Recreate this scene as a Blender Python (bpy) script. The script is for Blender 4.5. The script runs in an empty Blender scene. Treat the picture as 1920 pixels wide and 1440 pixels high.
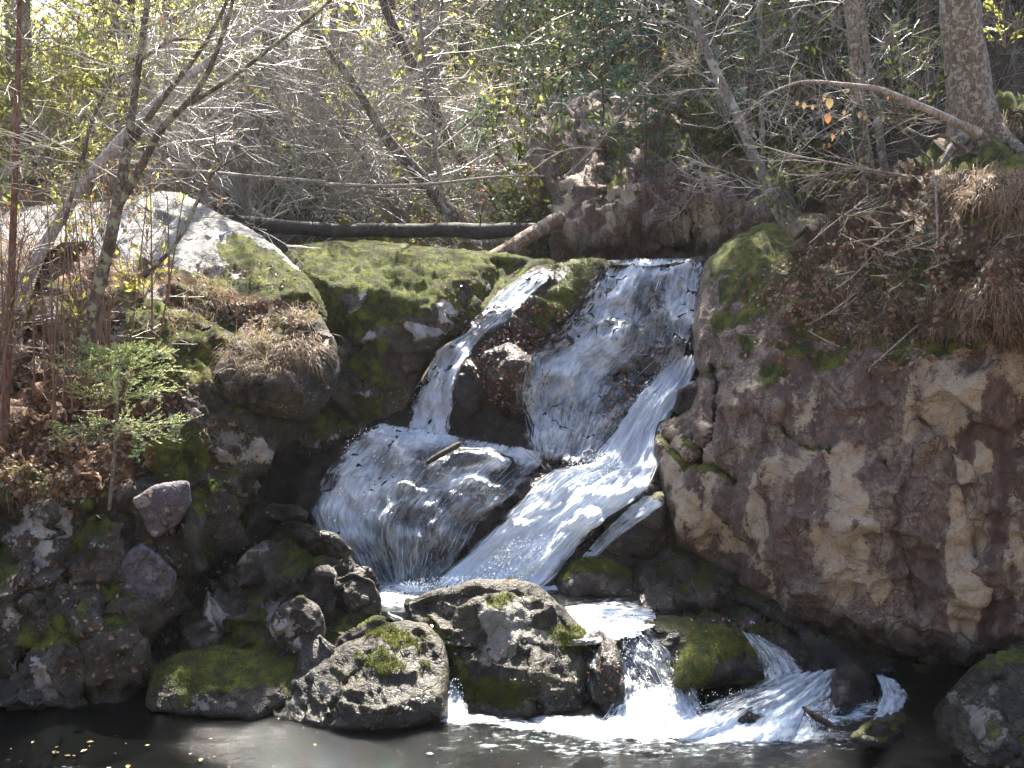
import bpy, math, random
import numpy as np
from mathutils import Vector, Matrix
from mathutils.bvhtree import BVHTree

# ---------------------------------------------------------------- camera, sky, sun, exposure
random.seed(7); rng = np.random.default_rng(11)
SC = bpy.context.scene
COL = SC.collection
IW, IH, F = 1920, 1440, 2318.0
CAMZ = 3.5
PITCH = math.atan(320 / F)
cd = bpy.data.cameras.new('camera'); cam = bpy.data.objects.new('camera', cd); COL.objects.link(cam)
cam.location = (0, 0, CAMZ); cam.rotation_euler = (math.pi / 2 - PITCH, 0, 0)
cd.sensor_width = 36; cd.lens = 36 * F / IW; cd.clip_end = 2000; cd.clip_start = 0.05
SC.camera = cam
SUN_AZ, SUN_EL = 1.0, 50.0          # degrees to the right of the view, above the horizon
w = bpy.data.worlds.new('World'); SC.world = w; w.use_nodes = True
wn = w.node_tree
sky = wn.nodes.new('ShaderNodeTexSky'); sky.sky_type = 'NISHITA'; sky.sun_disc = False
sky.sun_elevation = math.radians(SUN_EL); sky.sun_rotation = math.radians(SUN_AZ)
sky.air_density = 1.0; sky.dust_density = 2.5; sky.ozone_density = 0.7
wn.links.new(sky.outputs[0], wn.nodes['Background'].inputs[0])
wn.nodes['Background'].inputs[1].default_value = 0.085
sl = bpy.data.lights.new('sun', 'SUN'); sun = bpy.data.objects.new('sun', sl); COL.objects.link(sun)
sl.energy = 5.0; sl.angle = math.radians(0.53); sl.color = (1, 0.93, 0.82)
_a, _e = math.radians(SUN_AZ), math.radians(SUN_EL)
SUND = Vector((math.sin(_a) * math.cos(_e), math.cos(_a) * math.cos(_e), math.sin(_e)))
sun.rotation_euler = SUND.to_track_quat('Z', 'Y').to_euler()
SC.view_settings.view_transform = 'Standard'; SC.view_settings.look = 'None'
SC.view_settings.exposure = 2.45; SC.view_settings.gamma = 1
SC.render.engine = 'CYCLES'

# ---------------------------------------------------------------- helpers
def PT(u, v, Y):
    """picture position and distance Y (metres ahead) -> world point(s)"""
    u = np.asarray(u, float); v = np.asarray(v, float); Y = np.asarray(Y, float)
    x = (u - 960) / F; yc = (720 - v) / F
    c, s = math.cos(PITCH), math.sin(PITCH)
    dy = c + yc * s; dz = -s + yc * c
    t = Y / dy
    return np.stack(np.broadcast_arrays(x * t, Y + 0 * t, CAMZ + dz * t), -1)
def V(u, v, Y): return Vector(PT(u, v, Y))
def YZ(v, z):
    """distance Y at which row v meets height z"""
    yc = (720 - v) / F; c, s = math.cos(PITCH), math.sin(PITCH)
    return (z - CAMZ) * (c + yc * s) / (-s + yc * c)
def PX(p):
    """world point(s) -> picture position"""
    p = np.asarray(p, float); c, s = math.cos(PITCH), math.sin(PITCH)
    y = p[..., 1]; z = p[..., 2] - CAMZ
    f = y * c - z * s; up = y * s + z * c
    return 960 + F * p[..., 0] / f, 720 - F * up / f

def hsh(i, j, k, s=0):
    with np.errstate(over='ignore'):
        h = (i.astype(np.int64) * 374761393 + j.astype(np.int64) * 668265263 + k.astype(np.int64) * 2147483647 + s * 974634777) & 0xffffffff
        h = ((h ^ (h >> 13)) * 1274126177) & 0xffffffff
        h = ((h ^ (h >> 16)) * 2246822519) & 0xffffffff
        h = h ^ (h >> 15)
    return (h & 0xffffff) / float(0xffffff)
def vnoise(p, s=0):
    f = np.floor(p); r = p - f; r = r * r * (3 - 2 * r); i = f.astype(np.int64)
    out = 0
    for a in (0, 1):
        for b in (0, 1):
            for c in (0, 1):
                wt = (r[..., 0] if a else 1 - r[..., 0]) * (r[..., 1] if b else 1 - r[..., 1]) * (r[..., 2] if c else 1 - r[..., 2])
                out = out + wt * hsh(i[..., 0] + a, i[..., 1] + b, i[..., 2] + c, s)
    return out * 2 - 1
def fbm(p, sc, octv=4, s=0, gain=.5):
    a = 1; t = 0; n = 0
    for o in range(octv):
        t = t + a * vnoise(p * sc + 17.3 * o, s + o); n += a; a *= gain; sc *= 2.03
    return t / n
def facet(p, sc, s=0):
    """chiselled rock: the lowest of many tilted planes, one per cell"""
    q = p * sc; f = np.floor(q).astype(np.int64); val = np.full(q.shape[:-1], 1e9)
    for a in (-1, 0, 1):
        for b in (-1, 0, 1):
            for c in (-1, 0, 1):
                i, j, k = f[..., 0] + a, f[..., 1] + b, f[..., 2] + c
                st = np.stack([i + hsh(i, j, k, s), j + hsh(i, j, k, s + 1), k + hsh(i, j, k, s + 2)], -1)
                d = q - st; r = np.sqrt((d * d).sum(-1))
                g = np.stack([hsh(i, j, k, s + 3), hsh(i, j, k, s + 4), hsh(i, j, k, s + 5)], -1) - .5
                vv = hsh(i, j, k, s + 6) * 1.1 + (d * g).sum(-1) * 2.4 + 5 * np.maximum(r - .55, 0)
                val = np.minimum(val, vv)
    return val - .15

def new_obj(name, me, mats=None, parent=None):
    o = bpy.data.objects.new(name, me); COL.objects.link(o)
    if mats is not None:
        for m in (mats if isinstance(mats, (list, tuple)) else [mats]): me.materials.append(m)
    if parent is not None: o.parent = parent
    return o
def mesh_np(name, verts, faces, mats=None, smooth=True, origin=None, parent=None, mi=None):
    """verts Nx3, faces Mxk array; origin: where the object's origin goes"""
    verts = np.asarray(verts, np.float32).copy(); faces = np.asarray(faces, np.int32)
    if origin is not None: verts -= np.asarray(origin, np.float32)
    k = faces.shape[1]
    me = bpy.data.meshes.new(name)
    me.vertices.add(len(verts)); me.vertices.foreach_set('co', verts.ravel())
    me.loops.add(faces.size); me.loops.foreach_set('vertex_index', faces.ravel())
    me.polygons.add(len(faces))
    me.polygons.foreach_set('loop_start', np.arange(0, faces.size, k, dtype=np.int32))
    me.polygons.foreach_set('use_smooth', np.full(len(faces), smooth))
    if mi is not None: me.polygons.foreach_set('material_index', np.asarray(mi, np.int32))
    me.update(calc_edges=True)
    o = new_obj(name, me, mats, parent)
    if origin is not None: o.location = origin
    return o
def attr(o, name, val):
    a = o.data.attributes.new(name, 'FLOAT', 'POINT'); a.data.foreach_set('value', np.asarray(val, np.float32).ravel())
def tag(o, label=None, cat=None, group=None, kind=None):
    if label: o['label'] = label
    if cat: o['category'] = cat
    if group: o['group'] = group
    if kind: o['kind'] = kind
    return o
def empty(name, loc):
    o = bpy.data.objects.new(name, None); COL.objects.link(o); o.location = loc; o.empty_display_size = .1
    return o
def vnormals(v, f):
    a, b, c, d = (v[f[:, i]] for i in range(4))
    n = np.cross(c - a, d - b); out = np.zeros_like(v)
    for i in range(4): np.add.at(out, f[:, i], n)
    return out / (np.linalg.norm(out, axis=1, keepdims=True) + 1e-9)

class MB:
    """collects tubes and blades, builds ONE mesh"""
    def __init__(s): s.v = []; s.f = []; s.n = 0; s.mi = []
    def add(s, verts, faces, mi=0):
        b = s.n
        s.v.extend(verts); s.n += len(verts)
        for q in faces:
            s.f.append(tuple(b + i for i in q) if len(q) == 4 else (b + q[0], b + q[1], b + q[2], b + q[2])); s.mi.append(mi)
    def tube(s, pts, rad, sides=6, mi=0, rough=0):
        pts = [Vector(p) for p in pts]; n = len(pts); vs = []; fs = []
        ref = Vector((0.31, 0.2, 0.93)) if abs((pts[-1] - pts[0]).normalized().z) < .8 else Vector((1, .1, 0))
        for i, p in enumerate(pts):
            t = (pts[min(i + 1, n - 1)] - pts[max(i - 1, 0)]).normalized()
            a = t.cross(ref); a.normalize(); b = t.cross(a)
            for k in range(sides):
                th = 2 * math.pi * k / sides
                r = rad[i] * (1 + (random.uniform(-rough, rough) if rough else 0))
                vs.append(p + (a * math.cos(th) + b * math.sin(th)) * r)
        for i in range(n - 1):
            for k in range(sides):
                k2 = (k + 1) % sides
                fs.append((i * sides + k, i * sides + k2, (i + 1) * sides + k2, (i + 1) * sides + k))
        if sides > 4:                       # cap both ends
            for base, flip in ((0, 1), ((n - 1) * sides, 0)):
                c = len(vs); vs.append(pts[0] if flip else pts[-1])
                for k in range(sides):
                    k2 = (k + 1) % sides
                    fs.append((c, base + k2, base + k) if flip else (c, base + k, base + k2))
        s.add(vs, fs, mi)
    def build(s, name, mats, parent=None, smooth=True, origin=None):
        v = np.array([tuple(p) for p in s.v], np.float32)
        f = np.array(s.f, np.int32)
        me = bpy.data.meshes.new(name)
        if origin is not None: v = v - np.asarray(origin, np.float32)
        tri = f[:, 2] == f[:, 3]
        cnt = np.where(tri, 3, 4); mask = np.ones(f.shape, bool); mask[tri, 3] = False
        me.vertices.add(len(v)); me.vertices.foreach_set('co', v.ravel())
        loops = f[mask]
        me.loops.add(len(loops)); me.loops.foreach_set('vertex_index', loops)
        me.polygons.add(len(f)); me.polygons.foreach_set('loop_start', np.concatenate([[0], np.cumsum(cnt)[:-1]]).astype(np.int32))
        me.polygons.foreach_set('use_smooth', np.full(len(f), smooth))
        me.polygons.foreach_set('material_index', np.array(s.mi, np.int32))
        me.update(calc_edges=True)
        o = new_obj(name, me, mats, parent)
        if origin is not None: o.location = origin
        return o

# ---------------------------------------------------------------- material helpers
def nd(nt, typ, ins=None, **props):
    n = nt.nodes.new(typ)
    for k, v in props.items(): setattr(n, k, v)
    for k, v in (ins or {}).items():
        if isinstance(v, bpy.types.NodeSocket): nt.links.new(v, n.inputs[k])
        else: n.inputs[k].default_value = v
    return n
def c4(c): return (c[0], c[1], c[2], 1)
class NB:
    def __init__(s, name):
        s.m = bpy.data.materials.new(name); s.m.use_nodes = True; s.t = s.m.node_tree
        s.t.nodes.clear(); s.out = s.t.nodes.new('ShaderNodeOutputMaterial')
        s.tc = s.t.nodes.new('ShaderNodeTexCoord').outputs['Object']
        s.geo = s.t.nodes.new('ShaderNodeNewGeometry')
    def at(s, n): return nd(s.t, 'ShaderNodeAttribute', attribute_name=n).outputs['Fac']
    def mapv(s, sc, vec=None, loc=(0, 0, 0), rot=(0, 0, 0)): return nd(s.t, 'ShaderNodeMapping', {0: vec or s.tc, 1: loc, 2: rot, 3: sc}).outputs[0]
    def noise(s, sc, det=4, rough=.55, vec=None, dist=0, out=0): return nd(s.t, 'ShaderNodeTexNoise', {'Vector': vec or s.tc, 'Scale': sc, 'Detail': det, 'Roughness': rough, 'Distortion': dist}).outputs[out]
    def voro(s, sc, vec=None, feat='F1', out=0): return nd(s.t, 'ShaderNodeTexVoronoi', {'Vector': vec or s.tc, 'Scale': sc}, feature=feat).outputs[out]
    def math(s, op, a, b=0, clamp=False): return nd(s.t, 'ShaderNodeMath', {0: a, 1: b}, operation=op, use_clamp=clamp).outputs[0]
    def add(s, a, b): return s.math('ADD', a, b)
    def sub(s, a, b): return s.math('SUBTRACT', a, b)
    def mul(s, a, b): return s.math('MULTIPLY', a, b)
    def step(s, x, lo, hi, a=0, b=1): return nd(s.t, 'ShaderNodeMapRange', {0: x, 1: lo, 2: hi, 3: a, 4: b}, interpolation_type='SMOOTHSTEP').outputs[0]
    def mix(s, f, a, b):
        a = c4(a) if isinstance(a, tuple) else a; b = c4(b) if isinstance(b, tuple) else b
        return nd(s.t, 'ShaderNodeMix', {0: f, 6: a, 7: b}, data_type='RGBA').outputs[2]
    def bump(s, h, strength, dist, nrm=None):
        ins = {'Height': h, 'Strength': strength, 'Distance': dist}
        if nrm is not None: ins['Normal'] = nrm
        return nd(s.t, 'ShaderNodeBump', ins).outputs[0]
    def bsdf(s, col, rough=.8, spec=.5, nrm=None, **k):
        ins = {'Base Color': c4(col) if isinstance(col, tuple) else col, 'Roughness': rough, 'Specular IOR Level': spec}
        if nrm is not None: ins['Normal'] = nrm
        ins.update(k); return nd(s.t, 'ShaderNodeBsdfPrincipled', ins).outputs[0]
    def mixs(s, f, a, b): return nd(s.t, 'ShaderNodeMixShader', {0: f, 1: a, 2: b}).outputs[0]
    def end(s, sh): s.t.links.new(sh, s.out.inputs[0]); return s.m

def rock_mat(name, c1, c2, c3, lic, lic2, stretch=(1, 1, 1), ls=6.0, litter=(.16, .075, .035), bump=1.0, base_rough=.8, stain=None, film=.6):
    b = NB(name)
    sv = b.mapv(stretch)
    n1 = b.noise(1.7, 3, .6, sv); n2 = b.noise(7, 4, .68, sv); n3 = b.noise(38, 3, .65); n4 = b.noise(140, 1, .6)
    col = b.mix(b.step(n1, .38, .62), c1, c2)
    col = b.mix(b.mul(b.step(n2, .5, .62), .8), col, c3)
    col = b.mix(b.mul(b.step(n3, .42, .64), .5), col, (c1[0] * .35, c1[1] * .35, c1[2] * .35))
    wv = nd(b.t, 'ShaderNodeVectorMath', {0: b.tc, 1: b.noise(2.2, 1, .5, out=1)}, operation='ADD').outputs[0]
    ck = b.voro(3.4, b.mapv((1, 1, .7), wv), 'DISTANCE_TO_EDGE'); crack = b.mul(b.step(ck, .035, .0), b.step(n2, .42, .55))
    col = b.mix(b.mul(crack, .45), col, (.012, .010, .009))
    ol = b.mul(b.step(b.noise(3.1, 4, .7), .46, .60), .75); col = b.mix(b.mul(ol, film), col, (.050, .042, .017))
    n5 = b.noise(16, 3, .7); col = b.mix(b.mul(b.step(n5, .52, .66), .7), col, (c1[0] * .4, c1[1] * .4, c1[2] * .4))
    pale = b.mul(b.mul(b.step(n4, .58, .68), b.step(n5, .52, .40)), .35)
    col = b.mix(pale, col, (.4, .38, .36))
    if stain:
        sn = b.noise(5.5, 4, .65, b.mapv((1, 1, .16))); col = b.mix(b.mul(b.step(sn, .50, .62), .75), col, stain)
    # lichen and painted-light patches with ragged rims
    ln = b.add(b.mul(b.noise(ls, 3, .62, sv), .75), b.mul(n3, .25))
    la = b.at('lichen')
    lm = b.step(b.add(b.mul(b.sub(ln, .5), 2.6), b.mul(la, .8)), .36, .46)
    lcol = b.mix(b.step(n2, .4, .6), lic, lic2)
    lcol = b.mix(b.mul(b.step(n3, .5, .62), .55), lcol, (lic[0] * .5, lic[1] * .47, lic[2] * .45))
    lcol = b.mix(b.mul(b.step(n4, .5, .7), .3), lcol, (lic[0] * .6, lic[1] * .6, lic[2] * .6))
    col = b.mix(b.mul(lm, .92), col, lcol)
    # small crusty pale dots
    vd = b.voro(22); dm = b.mul(b.step(vd, .22, .12), b.step(n1, .52, .6))
    col = b.mix(b.mul(dm, .7), col, (.42, .43, .40))
    # moss
    mo = b.noise(5, 3, .65)
    ma = b.at('moss')
    mm = b.step(b.add(ma, b.mul(b.sub(n3, .5), 1.3)), .38, .62)
    mcol = b.mix(b.step(n2, .38, .62), (.018, .032, .007), (.155, .175, .018))
    mcol = b.mix(b.step(mo, .5, .66), mcol, (.06, .05, .02))
    mcol = b.mix(b.mul(b.step(n4, .5, .68), .6), mcol, (.16, .16, .04))
    col = b.mix(mm, col, mcol)
    # leaf litter stain and soil
    lt = b.at('litter')
    tm = b.step(b.add(b.add(b.mul(mo, .5), b.mul(n3, .5)), b.mul(lt, .6)), .78, .9)
    tcol = b.mix(b.step(b.voro(30, out=1), .3, .7), litter, (litter[0] * .35, litter[1] * .35, litter[2] * .35))
    col = b.mix(tm, col, tcol)
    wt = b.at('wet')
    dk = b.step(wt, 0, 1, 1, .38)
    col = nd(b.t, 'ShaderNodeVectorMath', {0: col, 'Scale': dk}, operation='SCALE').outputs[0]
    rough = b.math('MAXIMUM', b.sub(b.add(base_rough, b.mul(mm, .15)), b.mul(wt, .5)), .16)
    h = b.add(b.add(b.mul(n2, 1.0), b.add(b.mul(n5, .25), b.mul(n3, .4))), b.add(b.mul(n4, .13), b.sub(b.mul(lm, .07), b.mul(crack, .25))))
    h = b.add(h, b.mul(mm, b.add(b.mul(n4, .7), .1)))
    nrm = b.bump(h, 1.0 * bump, .05)
    return b.end(b.bsdf(col, rough, .4, nrm))

# ---------------------------------------------------------------- rocks
def tps(ctrl):
    c = np.array(ctrl, float); X = c[:, :2] / 1000; y = c[:, 2]; n = len(c)
    if n == 1: return lambda u, v: np.full(np.shape(u), y[0])
    A = np.c_[np.ones(n), X]
    if n < 4:
        co = np.linalg.lstsq(np.vstack([A, 1e-3 * np.eye(3)]), np.r_[y, [0, 0, 0]], rcond=None)[0]
        return lambda u, v: co[0] + co[1] * u / 1000 + co[2] * v / 1000
    def phi(r2): return .5 * r2 * np.log(r2 + 1e-9)
    K = phi(((X[:, None] - X[None]) ** 2).sum(-1)) + np.eye(n) * 1e-4
    S = np.block([[K, A], [A.T, np.zeros((3, 3))]]); co = np.linalg.solve(S, np.r_[y, 0, 0, 0])
    def fn(u, v):
        u = np.asarray(u, float) / 1000; v = np.asarray(v, float) / 1000; out = co[n] + co[n + 1] * u + co[n + 2] * v
        for i in range(n): out = out + co[i] * phi((u - X[i, 0]) ** 2 + (v - X[i, 1]) ** 2)
        return out
    return fn
def sdist(poly, U, Vv):
    P = np.array(poly, float); Q = np.roll(P, -1, 0); d2 = np.full(U.shape, 1e18); ins = np.zeros(U.shape, bool)
    for (x0, y0), (x1, y1) in zip(P, Q):
        ex, ey = x1 - x0, y1 - y0; t = np.clip(((U - x0) * ex + (Vv - y0) * ey) / (ex * ex + ey * ey + 1e-9), 0, 1)
        d2 = np.minimum(d2, (U - x0 - t * ex) ** 2 + (Vv - y0 - t * ey) ** 2)
        c = (y0 > Vv) != (y1 > Vv)
        with np.errstate(divide='ignore', invalid='ignore'):
            ins ^= c & (U < (x1 - x0) * (Vv - y0) / (y1 - y0 + 1e-12) + x0)
    return np.where(ins, 1, -1) * np.sqrt(d2)
def chaikin(poly, n=1):
    P = np.array(poly, float)
    for _ in range(n):
        Q = np.roll(P, -1, 0); P = np.stack([.88 * P + .12 * Q, .12 * P + .88 * Q], 1).reshape(-1, 2)
    return P
def ell(u, v, E, warp=0):
    """1 inside the ellipses, 0 outside, soft rim"""
    out = np.zeros(np.shape(u))
    for e in E:
        cu, cv, ru, rv = e[:4]; a = math.radians(e[4]) if len(e) > 4 else 0; k = e[5] if len(e) > 5 else 1
        du, dv = u - cu, v - cv
        x = (du * math.cos(a) + dv * math.sin(a)) / ru; y = (-du * math.sin(a) + dv * math.cos(a)) / rv
        r = np.sqrt(x * x + y * y) + warp
        m = k * np.clip((1.35 - r) / .6, 0, 1)
        out = np.where(np.abs(m) > np.abs(out), m, out) if k > 0 else out + m
    return out
ROCKS = {}
from mathutils.geometry import delaunay_2d_cdt
def lowpoly(u, v, poly, front, spacing, jit, seed, rim=True):
    """depth as flat triangles between scattered points: chiselled planes with crisp arrises"""
    r = np.random.default_rng(seed * 13 + 5); mn = poly.min(0) - 30; mx = poly.max(0) + 30; pts = []; dz = []
    gx = np.arange(mn[0], mx[0] + spacing, spacing); gy = np.arange(mn[1], mx[1] + spacing, spacing * .87)
    for j, y in enumerate(gy):
        for x in gx: pts.append((x + (j % 2) * spacing / 2 + r.uniform(-.38, .38) * spacing, y + r.uniform(-.38, .38) * spacing)); dz.append(r.uniform(-jit, jit))
    P = np.array(pts); dz = np.array(dz); sd = sdist(poly, P[:, 0], P[:, 1]); k = sd > -spacing * 1.2; P = P[k]; dz = dz[k]
    Yp = front(P[:, 0], P[:, 1]) + dz if front is not None else dz
    res = delaunay_2d_cdt([Vector(p) for p in P.tolist()], [], [], 0, 1e-6); vs = np.array([tuple(p) for p in res[0]]); ids = [o[0] for o in res[3]]; Yv = Yp[ids]
    out = np.full(u.shape, np.nan)
    for t in res[2]:
        (x0, y0), (x1, y1), (x2, y2) = vs[t[0]], vs[t[1]], vs[t[2]]; m = (u >= min(x0, x1, x2) - .01) & (u <= max(x0, x1, x2) + .01) & (v >= min(y0, y1, y2) - .01) & (v <= max(y0, y1, y2) + .01)
        i = np.where(m)[0]
        if not len(i): continue
        D = (y1 - y2) * (x0 - x2) + (x2 - x1) * (y0 - y2)
        if abs(D) < 1e-9: continue
        a = ((y1 - y2) * (u[i] - x2) + (x2 - x1) * (v[i] - y2)) / D; b = ((y2 - y0) * (u[i] - x2) + (x0 - x2) * (v[i] - y2)) / D; c = 1 - a - b
        ok = (a > -1e-3) & (b > -1e-3) & (c > -1e-3); i = i[ok]; out[i] = a[ok] * Yv[t[0]] + b[ok] * Yv[t[1]] + c[ok] * Yv[t[2]]
    base = front(u, v) if front is not None else 0 * u
    return np.where(np.isnan(out), base, out)
def rock(name, outline, ctrl, bulge=.3, back=.6, w=80, s=5, mat=None, seed=0, rag=6, A=(.08, .10, .035, .012), fsc=(1.3, 2.6, 6, 14),
         bumps=(), cracks=(), moss=0, up=.5, mossE=(), lich=0, lich_lightE=(), wet=0, wet_darkE=(), lit=0, litE=(), label='', cat='rock', group=None,
         kind=None, key=None, fp=(62, .075), poolside=True):
    poly = chaikin(outline); mn = poly.min(0) - 3 * s; mx = poly.max(0) + 3 * s
    U, Vv = np.meshgrid(np.arange(mn[0], mx[0], s), np.arange(mn[1], mx[1], s)); p3 = np.stack([U / 1, Vv / 1, 0 * U + seed * 91.7], -1)
    sd = sdist(poly, U, Vv) + rag * fbm(p3, 1 / 55, 4, seed) * 1.3
    gv, gu = np.gradient(sd, s); g2 = np.maximum(gu * gu + gv * gv, .25)
    mvu = np.where(sd < 0, -sd * gu / g2, 0); mvv = np.where(sd < 0, -sd * gv / g2, 0)
    lim = 1.6 * s; U2 = U + np.clip(mvu, -lim, lim); V2 = Vv + np.clip(mvv, -lim, lim)
    keep = sd > -s; cell = keep[:-1, :-1] & keep[1:, :-1] & keep[:-1, 1:] & keep[1:, 1:]
    ny, nx = U.shape; idx = np.arange(ny * nx).reshape(ny, nx)
    q = np.stack([idx[:-1, :-1], idx[1:, :-1], idx[1:, 1:], idx[:-1, 1:]], -1)[cell]
    used = np.unique(q); remap = -np.ones(ny * nx, int); remap[used] = np.arange(len(used)); q = remap[q]; N = len(used)
    u = U2.ravel()[used]; v = V2.ravel()[used]; d = np.maximum(sd.ravel()[used], 0)
    Y = tps(ctrl)(u, v); t = np.clip(d / w, 0, 1); PF = (lambda q: .55 * np.minimum(q * 1.5, 1) + .45 * np.sqrt(1 - (1 - q) ** 2)) if fp else (lambda q: np.sqrt(1 - (1 - q) ** 2)); prof = PF(t)
    tp = tps(ctrl)
    def front(a, b_):
        tt = np.clip(np.maximum(sdist(poly, a, b_), 0) / w, 0, 1); return tp(a, b_) + bulge * (1 - PF(tt))
    Yf = Y + bulge * (1 - prof)
    if fp:
        Yl = lowpoly(u, v, poly, front, fp[0], fp[1], seed + 1); kk = np.clip(d / (.22 * fp[0]), 0, 1)
        Yf = Yf * (1 - kk) + Yl * kk
        Yf = Yf + kk * lowpoly(u, v, poly, None, fp[0] / 2.6, fp[1] * .30, seed + 2)
    for bu in bumps:
        cu, cv, ru, rv = bu[:4]; a = math.radians(bu[4]); du, dv = u - cu, v - cv
        x = (du * math.cos(a) + dv * math.sin(a)) / ru; y = (-du * math.sin(a) + dv * math.cos(a)) / rv
        Yf = Yf - bu[5] * prof * np.exp(-(x * x + y * y) ** 1.5)
    for cr in cracks:
        pl, cw, cdp = cr; dd = np.full(u.shape, 1e9)
        for (x0, y0), (x1, y1) in zip(pl[:-1], pl[1:]):
            ex, ey = x1 - x0, y1 - y0; tt = np.clip(((u - x0) * ex + (v - y0) * ey) / (ex * ex + ey * ey), 0, 1)
            dd = np.minimum(dd, np.hypot(u - x0 - tt * ex, v - y0 - tt * ey))
        dd = dd + 5 * fbm(np.stack([u, v, 0 * u], -1), 1 / 25, 2, 5)
        Yf = Yf + cdp * np.exp(-(np.maximum(dd, 0) / cw) ** 2)
    Yb = Y + bulge + back * prof
    vf = PT(u, v, Yf); vb = PT(u, v, Yb)
    verts = np.vstack([vf, vb]); qb = q[:, ::-1] + N
    # stitch the rim
    e = np.concatenate([q[:, [0, 1]], q[:, [1, 2]], q[:, [2, 3]], q[:, [3, 0]]]); es = np.sort(e, 1)
    _, inv, cnt = np.unique(es[:, 0] * N + es[:, 1], return_inverse=True, return_counts=True)
    be = e[cnt[inv] == 1]; rim = np.stack([be[:, 1], be[:, 0], be[:, 0] + N, be[:, 1] + N], -1)
    f = np.vstack([q, qb, rim])
    n = vnormals(verts, f); mid = (vf + vb) / 2
    if (n[:N] * (vf - [0, 0, CAMZ])).sum() > 0: f = f[:, ::-1]; n = -n
    so = seed * 13.1
    pp = verts + so
    disp = .6 * A[0] * fbm(pp, fsc[0], 3, seed) + (.35 if fp else 1) * A[1] * facet(pp * [1, 1, .8] + .35 * fbm(pp, 2.0, 2, 9)[:, None], fsc[1], seed) \
        + 1.5 * A[2] * facet(pp + .1 * fbm(pp, 5, 2, 3)[:, None], fsc[2], seed + 3) + 1.4 * A[3] * fbm(pp, fsc[3], 4, seed + 8) + .9 * A[3] * facet(pp + .03 * fbm(pp, 12, 2, 3)[:, None], fsc[3] * 1.1, seed + 5)
    fade = np.clip(d / 28, .12, 1); flat_ = np.clip(1.25 - np.abs(n[:, 2]) * 0, 0, 1); disp = disp * np.r_[fade, fade * .4]
    pu, pv = PX(verts); wp = .28 * fbm(verts, 3.0, 4, seed + 20); fr = np.r_[np.ones(N), np.zeros(N)]
    upf = np.clip((n[:, 2] - (1 - up)) / .5, 0, 1); msk = moss + upf * (.9 if up > 0 else 0) + ell(pu, pv, mossE, wp) * fr
    mk = .75 * msk + .5 + .42 * fbm(pp, 4.5, 4, seed + 30); mk = np.clip((mk - .80) / .12, 0, 1)
    disp = disp * (1 - .35 * mk) + mk * (.010 + .034 * np.abs(fbm(pp, 9, 3, seed + 31)))
    verts = verts + n * disp[:, None]
    base = verts[verts[:, 2].argmin()]
    org = (float(verts[:N, 0].mean()), float(verts[:, 1].mean()), float(verts[:, 2].min()))
    o = mesh_np(name, verts, f, mat, origin=org)
    attr(o, 'moss', mk)
    attr(o, 'lichen', lich + ell(pu, pv, lich_lightE, wp) * fr)
    if poolside: wet = wet + .75 * np.clip((.20 + .10 * fbm(verts, 3, 3, 5) - verts[:, 2]) / .08, 0, 1)
    attr(o, 'wet', np.clip(wet + ell(pu, pv, wet_darkE, wp) * fr, 0, 1))
    attr(o, 'litter', lit * (upf * .8 + .2) + ell(pu, pv, litE, wp) * fr)
    tag(o, label, cat if kind is None else None, group, kind)
    ROCKS[key or name + str(len(ROCKS))] = (verts, f[:, :], o)
    return o
def bvh(keys):
    vs = []; fs = []; b = 0
    for k in keys:
        v, f, _ = ROCKS[k]; vs.append(v); fs.append(f + b); b += len(v)
    return BVHTree.FromPolygons(np.vstack(vs).tolist(), np.vstack(fs).tolist())
CAMV = Vector((0, 0, CAMZ))
def hitY(tree, u, v):
    p = V(u, v, 10) - CAMV
    h = tree.ray_cast(CAMV, p.normalized(), 200)
    return (h[0], h[1]) if h[0] is not None else (None, None)
# ---------------------------------------------------------------- rock materials
M_PURP = rock_mat('purplish_slab_rock', (.10, .085, .10), (.15, .13, .145), (.19, .175, .185), (.33, .32, .29), (.25, .24, .24), ls=5, film=.3)
M_CLIFF = rock_mat('cliff_rock', (.115, .075, .062), (.19, .145, .115), (.26, .205, .16), (.40, .325, .225), (.33, .275, .21), stretch=(1, 1, .42), ls=3.2, stain=(.05, .027, .025), film=.15)
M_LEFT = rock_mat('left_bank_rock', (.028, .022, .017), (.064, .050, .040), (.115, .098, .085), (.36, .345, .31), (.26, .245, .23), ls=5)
M_GREY = rock_mat('grey_boulder_rock', (.012, .009, .006), (.025, .020, .014), (.046, .039, .029), (.22, .21, .185), (.13, .13, .10), ls=7, film=.9, base_rough=.62)
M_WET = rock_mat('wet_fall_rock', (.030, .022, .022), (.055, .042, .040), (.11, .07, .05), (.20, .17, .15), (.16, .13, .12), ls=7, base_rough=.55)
M_DOME = rock_mat('mossy_dome_rock', (.045, .034, .030), (.10, .085, .065), (.15, .125, .10), (.42, .42, .42), (.34, .34, .36), ls=6)
M_SLAB = rock_mat('pale_slab_rock', (.20, .195, .185), (.24, .235, .225), (.28, .27, .26), (.34, .335, .32), (.30, .30, .29), ls=5, film=.1)

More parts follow.
